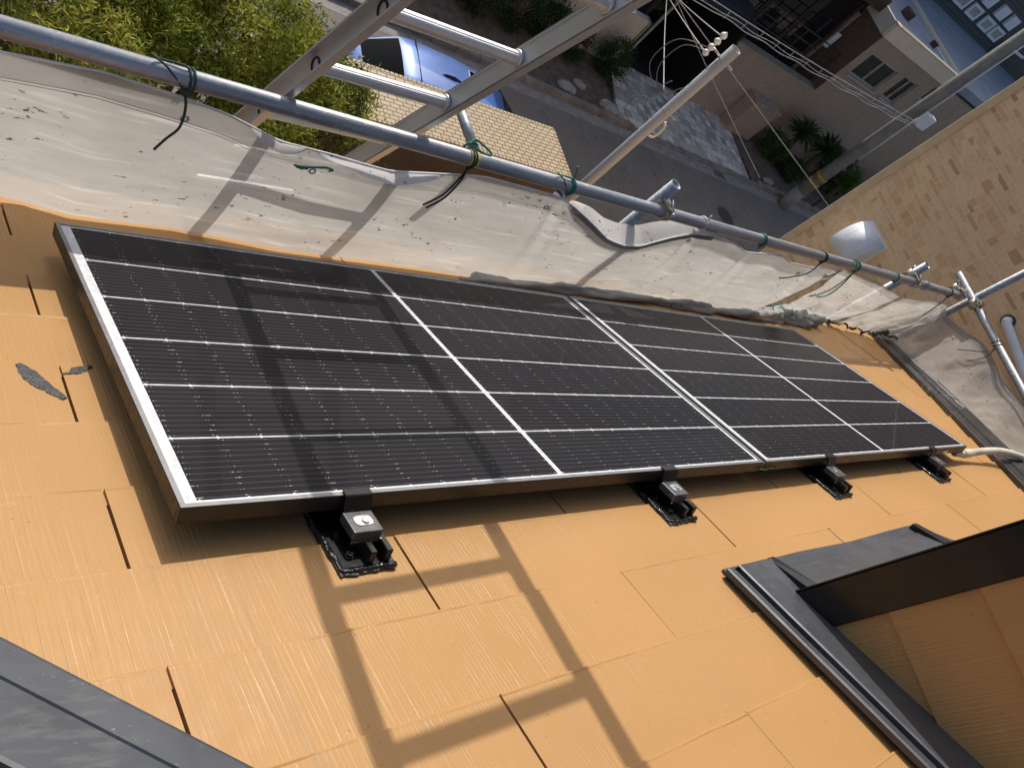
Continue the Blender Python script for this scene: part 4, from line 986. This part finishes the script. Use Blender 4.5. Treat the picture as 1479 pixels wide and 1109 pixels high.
tree((2.1, 5.3, GZ), 'feathery tree with pale sprays between the ladder rails', [((1.75, 4.25, -3.15), (.85, .85, 1.1), 125, 260, .25), ((2.0, 5.2, -3.5), (.7, .9, .9), 60, 220, .28), ((2.55, 4.15, -3.15), (.52, .55, .62), 80, 220, .20)], .08, 2)
tree((.2, 7.2, GZ), 'darker feathery tree behind, towards the road', [((.9, 6.6, -4.2), (1.5, 1.3, 1.2), 110, 220, .32)], .09, 3)

# ------------------------------------------------------------------ service pole and wires
svc = thing('service_pole', (7.555, 5.46, GZ), 'slim pale grey steel service pole with insulators and cable loops near its open top', 'pole')
SP = Vector((7.555, 5.46, 0))
mb = MB(); mb.pipe((SP.x, SP.y, GZ), (SP.x, SP.y, -1.53), .071, .005, 32); mb.build('shaft', MT['galv2'], svc)
mb = MB()
for z in (-1.72, -2.62): mb.tube([(SP.x, SP.y, z - .006), (SP.x, SP.y, z + .006)], .0735, 24)
for z in (-1.72, -2.62): mb.tube([SP + Vector((.06, -.05, z)), SP + Vector((.12, -.10, z + .0))], .012, 8); 
mb.build('band', MT['galv2'], svc)
dv = Vector((-.78, .62, 0))
mb = MB(); mb.tube([SP + Vector((0, 0, -1.72)), SP + dv * .22 + Vector((0, 0, -1.70))], .016, 8); mb.tube([SP + dv * .20 + Vector((0, 0, -1.80)), SP + dv * .22 + Vector((0, 0, -1.48))], .010, 8); mb.build('insulator_arm', MT['steel'], svc)
for i, z in enumerate((-1.80, -1.71, -1.62, -1.53)):
    mb = MB(); c = SP + dv * .22; mb.tube([c + Vector((0, 0, z - .035)), c + Vector((0, 0, z - .012)), c + Vector((0, 0, z + .012)), c + Vector((0, 0, z + .035))], [.022, .042, .042, .022], 14); mb.build('insulator', MT['porc'], svc)
mb = MB()
c0 = SP + dv * .24
for i, (dz, bul) in enumerate(((0, .30), (-.04, .20))):
    mb.tube(smooth([c0 + Vector((0, 0, -1.74 - .05 * i)), c0 + dv * bul + Vector((.02, .05, -1.95)), c0 + dv * bul * 1.1 + Vector((0, .02, -2.35 - dz)), SP + dv * .22 + Vector((0, 0, -2.52)), SP + dv * .1 + Vector((0, 0, -2.30)), SP + dv * .06 + Vector((0, 0, -2.26))], 8), .0058, 7)
mb.tube(smooth([SP + dv * .24 + Vector((0, 0, -2.30)), SP + dv * .3 + Vector((0, 0, -2.5)), SP + dv * .26 + Vector((0, 0, -2.72)), SP + dv * .08 + Vector((0, 0, -2.86))], 6), .006, 7)
mb.tube(smooth([SP + dv * .2 + Vector((0, 0, -2.6)), SP + dv * .40 + Vector((0, 0, -2.75)), SP + dv * .36 + Vector((0, 0, -3.0)), SP + dv * .08 + Vector((0, 0, -3.05))], 6), .006, 7)
mb.build('cable_loops', MT['wiredk'], svc)
mb = MB(); q = SP + Vector((.06, -.05, -3.0)); mb.tube(smooth([q, q + Vector((.04, -.04, .04)), q + Vector((.05, -.04, .20)), q + Vector((.01, -.01, .28))], 5), .014, 8); mb.build('spare_hook', MT['cream'], svc)
def wire(a, b, sag, r, m, label, name='overhead_wire', twist=0):
    a = Vector(a); b = Vector(b); n = 24
    pts = [a.lerp(b, i / n) - Vector((0, 0, sag * 4 * (i / n) * (1 - i / n))) for i in range(n + 1)]
    mb = MB(); mb.tube(pts, r, 6)
    return tag(mb.build(name, MT[m]), label, 'wire', 'overhead wires')
TP = lambda u: SP + dv * .23 + Vector((0, 0, u))
def sw3(x, y, z): return Vector(SW(x, y, z))
wire(TP(-1.80), sw3(10.75, 11.0, -3.57), .01, .009, 'wire', 'leftmost of the pale wires running from the service pole to the top of the frame')
wire(TP(-2.45), sw3(10.72, 11.0, -3.60), .02, .008, 'wire', 'lower pale wire leaving the cable loop of the service pole')
wire(sw3(10.9, 11.0, -3.52), sw3(14.8, 9.2, -5.0), .02, .009, 'wire', 'thin wire crossing in front of the service pole and fading over the dark road')
wire(sw3(10.93, 11.0, -3.50), sw3(17.3, 8.9, -4.75), .0, .011, 'wire', 'bright wire slanting past the pole down to the stone patterned wall')
wire(TP(-1.55), sw3(10.95, 11.0, -3.49), .01, .008, 'wire', 'wire from the topmost insulator to the top of the frame')

# ------------------------------------------------------------------ concrete utility pole by the far kerb
up = thing('utility_pole', SW(20.35, 11.5, GZ), 'grey concrete utility pole by the far kerb, yellow bands near its foot', 'pole')
mb = MB(); mb.tube([(20.35, 11.5, GZ), (20.35, 11.5, -4), (20.35, 11.5, 3)], [.185, .17, .14], 28); mb.build('shaft', MT['cpole'], up, STREET)
for z in (-5.95, -5.70):
    mb = MB(); mb.tube([(20.35, 11.5, z), (20.35, 11.5, z + .12)], .196, 28); mb.build('warning_band', MT['yb'], up, STREET)
mb = MB(); mb.tube([(20.35, 11.5, GZ), (20.35, 11.5, -6.3)], .194, 28); mb.build('foot_sleeve', MT['concrete'], up, STREET)
mb = MB(); mb.tube([(20.35, 11.28, -3.4), (20.35, 11.28, 3)], .02, 8); mb.tube([(20.55, 11.4, -4.6), (20.55, 11.4, -2.9)], .025, 8); mb.build('conduit', MT['wframe'], up, STREET)
mb = MB(); mb.box(20.15, 20.55, 11.0, 11.2, -2.95, -2.55); mb.bevel(.03, 2); mb.build('cable_box', MT['wframe'], up, STREET)
mb = MB()
a, b = Vector((11.59, 11.0, -3.155)), Vector((20.3, 11.1, -2.86))
r = random.Random(4)
mb.tube([a.lerp(b, i / 30) - Vector((0, 0, .25 * (i / 30) * (1 - i / 30))) + Vector((-3.5, .0, -.12)) * (1 if i == 0 else 0) for i in range(31)], .011, 7)
for k, (dz, rr) in enumerate(((.10, .008), (.17, .010))):
    mb.tube([a.lerp(b, i / 40) - Vector((0, 0, .25 * (i / 40) * (1 - i / 40) + dz + .018 * math.sin(i * 1.1 + k))) + Vector((-3.5, .0, -.12)) * (1 if i == 0 else 0) for i in range(41)], rr, 6)
for i in range(2, 30, 2):
    p = a.lerp(b, i / 30) - Vector((0, 0, .25 * (i / 30) * (1 - i / 30))); mb.tube([p, p - Vector((0, 0, .19))], .007, 5)
tag(mb.build('cable_bundle', MT['wire'], None, STREET), 'bundle of telephone cables on hangers crossing above the brown tiled house', 'cable', 'overhead wires')

# ------------------------------------------------------------------ houses across the road (street frame)
bh = thing('brown_house', SW(23, 17, GZ), 'brown tiled house with a flat blue grey balcony roof and cream parapet', 'house')
def part(name, m, mb, par=bh): return mb.build(name, MT[m], par, STREET)
W0 = 14.21
# bay front built round its windows
wins = [(21.03, 22.61, -3.97, -3.17), (23.05, 23.87, -3.98, -3.12), (24.55, 25.10, -3.43, -2.80)]
mb = MB(); xs = [20.67]
for a, b, *_ in wins: xs += [a, b]
xs += [29.0]
for i in range(0, len(xs), 2): mb.box(xs[i], xs[i + 1], W0, W0 + .3, GZ, -2.70)
for a, b, c, d in wins: mb.box(a, b, W0, W0 + .3, GZ, c); mb.box(a, b, W0, W0 + .3, d, -2.70)
part('front_wall', 'btile', mb)
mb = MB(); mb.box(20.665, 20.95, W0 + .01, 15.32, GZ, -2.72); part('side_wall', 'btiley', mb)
for a, b, c, d in wins:
    mb = MB(); t = .05
    mb.box(a, b, W0 + .04, W0 + .14, c, c + t); mb.box(a, b, W0 + .04, W0 + .14, d - t, d); mb.box(a, a + t, W0 + .04, W0 + .14, c, d); mb.box(b - t, b, W0 + .04, W0 + .14, c, d)
    if b - a > .6: mb.box((a + b) / 2 - .03, (a + b) / 2 + .03, W0 + .05, W0 + .13, c + t, d - t)
    mb.box(a - .05, b + .05, W0 - .06, W0 + .06, c - .07, c - .001)
    wn = part('window', 'alup', mb)
    mb = MB(); mb.box(a + .01, b - .01, W0 + .10, W0 + .115, c + .01, d - .01); part('pane', 'glass', mb, wn)
# parapet and balcony
mb = MB(); mb.box(20.62, 25.36, W0 - .06, W0 + .10, -2.71, -2.26); mb.bevel(.02, 1); par = part('front_parapet', 'creamw', mb)
mb = MB(); mb.box(20.60, 25.38, W0 - .08, W0 + .12, -2.259, -2.225); part('parapet_cap', 'creamw', mb, par)
mb = MB(); mb.prism([(20.62, W0 + .101), (20.76, W0 + .101), (20.76, 16.9), (20.62, 16.9)], -2.71, -2.26); part('side_parapet', 'creamshade', mb)  # same cream parapet, its shaded side painted greyer
mb = MB(); mb.box(25.22, 25.36, W0 + .101, 20.2, -2.71, -2.26); part('side_parapet', 'creamw', mb)
mb = MB(); mb.box(20.64, 38, W0 + .1, 20.3, -2.62, -2.36); part('balcony_floor', 'bfloor', mb)
mb = MB(); mb.box(22.6, 22.9, 15.6, 15.9, -2.36, -2.12); mb.bevel(.02, 1); part('roof_drain', 'wood', mb)
mb = MB(); mb.box(24.1, 24.3, 15.2, 15.35, -2.36, -2.2); part('roof_drain', 'wood', mb)
mb = MB(); mb.box(24.6, 24.9, 14.5, 15.5, -2.36, -2.33); part('drain_pan', 'lblue', mb)
# back part with white window surrounds
mb = MB(); mb.box(22, 42, 20.2, 27, GZ, 2.6); part('upper_wall', 'dwall', mb)
for a in (30.15, 31.27, 32.52, 33.55, 29.0):
    mb = MB(); b = a + .86; c, d = -1.95, -1.45
    mb.box(a, b, 20.12, 20.2, c, c + .1); mb.box(a, b, 20.12, 20.2, d - .1, d); mb.box(a, a + .13, 20.12, 20.2, c + .1, d - .1); mb.box(b - .13, b, 20.12, 20.2, c + .1, d - .1)
    wn = part('window', 'wframe', mb)
    mb = MB(); mb.box(a + .13, b - .13, 20.17, 20.195, c + .1, d - .1); part('pane', 'glassb', mb, wn)
    mb = MB(); mb.box(a + .1, b - .1, 20.08, 20.2, d + .12, d + .62); part('shutter_box', 'wframe', mb)
mb = MB(); mb.tube(smooth([(34.9, 20.1, -2.3), (34.9, 20.1, -1.9), (35.2, 20.1, -1.7), (36.8, 20.1, -1.6)], 5), .07, 8); part('drainpipe', 'wframe', mb)
# recessed entrance side
mb = MB(); mb.box(13.0, 16.84, 15.32, 15.5, -4.2, -1.0); mb.box(16.841, 20.66, 15.32, 15.5, GZ, -1.0); part('recess_wall_sun_block', 'dark', mb)  # left stretch added to block sun through the gap above the carport
for a, b in ((16.2, 17.6), (17.65, 19.0), (19.05, 20.4)):
    mb = MB()
    for x in (a, b - .05): mb.box(x, x + .05, 15.24, 15.32, -4.9, -2.6)
    mb.box(a, b, 15.24, 15.32, -2.6, -2.54)
    wn = part('tall_window', 'wood', mb)
    mb = MB(); mb.box(a + .05, b - .05, 15.28, 15.30, -4.9, -2.6); part('pane', 'glass', mb, wn)
mb = MB(); mb.box(20.52, 20.60, 15.22, 15.32, -5.25, -2.9); part('corner_strip', 'coping', mb)
mb = MB(); mb.box(20.30, 20.5, 15.0, 15.06, -4.05, -3.55); mb.box(20.36, 20.40, 14.98, 15.0, -4.0, -3.6); part('light_fitting', 'wframe', mb)
mb = MB(); mb.box(13.8, 20.62, 14.9, 15.4, -2.5, -2.1); part('balcony_beam', 'wood', mb)
mb = MB()
for z in (-4.4, -4.1, -3.8): mb.tube([(16.9, 14.6, z), (20.6, 14.6, z)], .02, 6)
for x in np.arange(17, 20.6, .6): mb.tube([(x, 14.6, -4.85), (x, 14.6, -3.8)], .02, 6)
part('railing', 'wood', mb)
mb = MB(); mb.box(16.85, 20.66, W0 + .002, W0 + .30, GZ, -4.95); part('front_wall', 'btile', mb)
mb = MB(); mb.box(16.80, 20.664, W0 - .03, W0 + .33, -4.949, -4.86); part('wall_coping', 'coping', mb)
mb = MB(); mb.box(18.68, 19.85, 13.72, 14.2, GZ, -5.82); mb.bevel(.01, 1); part('planter_box', 'btile', mb)
mb = MB(); mb.box(18.64, 19.89, 13.68, 14.205, -5.819, -5.76); part('planter_cap', 'coping', mb)
mb = MB(); mb.box(24.9, 25.4, W0 - .02, W0 + .02, -6.6, -5.0); part('door', 'dark', mb)
mb = MB(); mb.box(23.3, 25.0, W0 - .5, W0, GZ, -6.4); part('step', 'coping', mb)
# carport with a tiled roof
cp = thing('carport', SW(15.4, 16, GZ), 'dark carport with a black tiled roof behind the paved driveway', 'carport')
mb = MB(); mb.box(13.9, 16.8, 18.6, 18.8, GZ, -4.6); mb.build('back_wall', MT['dark'], cp, STREET)  # near-black walls and floor: shade inside the carport put into the colour
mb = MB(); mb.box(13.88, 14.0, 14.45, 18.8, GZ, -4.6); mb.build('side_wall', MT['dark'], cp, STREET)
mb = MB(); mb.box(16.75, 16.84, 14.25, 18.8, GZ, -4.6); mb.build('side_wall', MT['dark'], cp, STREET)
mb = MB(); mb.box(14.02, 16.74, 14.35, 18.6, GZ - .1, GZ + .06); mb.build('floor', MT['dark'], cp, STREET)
mb = MB(); mb.hexa([(13.7, 14.35, -4.62), (17.3, 14.35, -4.62), (17.3, 18.9, -4.62), (13.7, 18.9, -4.62), (13.7, 14.35, -4.56), (17.3, 14.35, -4.56), (17.3, 18.9, -3.5), (13.7, 18.9, -3.5)]); mb.build('roof', MT['rooft'], cp, STREET)
mb = MB(); mb.box(14.4, 14.46, 14.42, 14.48, GZ, -4.6); mb.build('post', MT['alup'], cp, STREET)
# beige garden wall
gw = thing('garden_wall', SW(10, 14.1, GZ), 'plain beige rendered garden wall beside the carport', 'wall')
mb = MB(); mb.box(-6, 13.80, 14.0, 14.22, GZ, -5.55); mb.build('rendered_face', MT['beige'], gw, STREET)
mb = MB(); mb.box(13.801, 13.87, 13.98, 14.24, GZ, -5.54); mb.build('end_face', MT['beigee'], gw, STREET)
# house added behind, sized to shade the road and part of the car
bk = thing('added_shade_house', SW(11.5, 20, GZ), 'dark walled house added behind the beige garden wall to shade the road', 'house')
mb = MB(); mb.box(9.3, 13.6, 16.5, 24, GZ, .4); mb.build('wall', MT['btile'], bk, STREET)
mb = MB(); mb.box(8.9, 14.0, 16.1, 24.4, .401, .6); mb.build('roof', MT['rooft'], bk, STREET)

# ------------------------------------------------------------------ shrubs, palms, topiary
def shrub(x, y, rx, rz, label, mat='shrub', L=.055, Wd=.016, nc=90, per=38, group='shrubs along the garden wall', name='shrub', zc=None, cat='shrub', clr=.13):
    t = thing(name, SW(x, y, GZ), label, cat, group)
    zc = zc if zc is not None else GZ + rz * .95
    c = SW(x, y, zc)
    mb = MB()
    for k in range(5):
        a = k * 1.3; mb.tube([SW(x, y, GZ + .02), SW(x + rx * .3 * math.cos(a), y + rx * .3 * math.sin(a), zc), SW(x + rx * .6 * math.cos(a), y + rx * .6 * math.sin(a), zc + rz * .4)], [.03, .02, .008], 6)
    mb.build('stem', MT['trunk'], t)
    crown('foliage', c, (rx, rx, rz), nc, per, clr, L, Wd, MT[mat], t, .5, .1, .8)
    return t
shrub(13.25, 13.45, .40, .55, 'round dark shrub at the driveway end of the garden wall', nc=120)
shrub(12.0, 13.5, .40, .48, 'small shrub half hidden by the ladder rail in front of the garden wall', nc=100)
shrub(11.2, 13.6, .40, .55, 'dark bushy shrub above the ladder rung, against the garden wall', nc=110)
shrub(10.2, 13.5, .5, .6, 'wide shrub at the far left of the garden wall', nc=120)
shrub(9.2, 13.4, .5, .55, 'shrub beyond the ladder top, at the end of the strip', nc=100)
shrub(14.2, 15.6, .95, 1.0, 'bright green clipped tree beside the carport, behind the garden wall', 'topi', .06, .02, 260, 46, 'garden trees', 'clipped_tree', -5.0, 'tree', .2)
shrub(20.6, 13.5, .45, .42, 'low green bush at the driveway edge, left of the palms', 'topi', .06, .02, 90, 34, 'bushes in front of the brown house')
shrub(21.3, 12.9, .42, .35, 'low bush in front of the palms', 'shrub', .06, .02, 80, 34, 'bushes in front of the brown house')
shrub(23.9, 13.4, .75, .7, 'dark round bush right of the palms', 'shrub', .07, .02, 150, 40, 'bushes in front of the brown house')
shrub(22.2, 11.9, .22, .25, 'small bright bush at the foot of the utility pole', 'topi', .06, .022, 50, 30, 'bushes in front of the brown house', zc=-5.55)
shrub(24.6, 12.0, .6, .55, 'dark bush between the utility pole and the stone patterned wall', 'shrub', .07, .02, 110, 40, 'bushes in front of the brown house')
shrub(38, 16.5, 1.6, 2.2, 'sunlit yellow green tree at the right edge above the tan wall', 'bright', .16, .05, 220, 40, 'garden trees', 'garden_tree', -3.2, 'tree', .5)
def palm(x, y, z, r, n, label):
    t = thing('palm', SW(x, y, GZ), label, 'palm', 'palms in front of the brown house')
    mb = MB(); mb.tube([SW(x, y, GZ), SW(x, y, z)], [.12, .09], 10); mb.build('trunk', MT['trunk'], t)
    rr = random.Random(int(x * 7)); mb = MB()
    for i in range(n):
        a = rr.uniform(0, 6.283); e = rr.uniform(-.5, 1.25); l = r * rr.uniform(.75, 1.1); w = .028
        d = Vector((math.cos(a) * math.cos(e), math.sin(a) * math.cos(e), math.sin(e))); s = d.cross(Vector((0, 0, 1))).normalized()
        p0 = Vector((x, y, z)); p1 = p0 + d * l * .55; p2 = p0 + d * l + Vector((0, 0, -.18 * l))
        v = [mb.bm.verts.new(q) for q in (p0 - s * w * .5, p0 + s * w * .5, p1 + s * w, p2, p1 - s * w)]; mb.bm.faces.new(v)
    mb.build('fronds', MT['palm'], t, STREET, recalc=False)
palm(21.0, 13.45, -5.75, .62, 120, 'spiky palm left of the pair against the brown wall')
palm(22.1, 13.15, -5.75, .70, 140, 'larger spiky palm on the right of the pair, nearer the road')
# things between the pole and the tan wall
mb = MB(); mb.box(31, 37, 14.2, 17.6, GZ, -3.4); ol = thing('blue_shed', SW(34, 16, GZ), 'pale blue outbuilding showing between the utility pole and the tan wall', 'shed')
mb.build('wall', MT['lblue'], ol, STREET)
mb = MB(); mb.box(30.8, 37.2, 14.0, 17.8, -3.399, -3.3); mb.build('roof', MT['wframe'], ol, STREET)
mb = MB(); mb.box(33, 33.8, 14.14, 14.19, -4.6, -3.8); mb.build('window', MT['glass'], ol, STREET)
gt = thing('garden_gate', SW(27, 12.6, GZ), 'low dark boundary wall with pale rails beside the utility pole', 'gate')
mb = MB(); mb.box(25.6, 31, 12.5, 12.7, GZ, -5.9); mb.build('wall', MT['coping'], gt, STREET)
mb = MB()
for x in (26.2, 28.4): mb.box(x, x + 1.6, 12.42, 12.48, -5.6, -5.5)
mb.build('rail', MT['wframe'], gt, STREET)
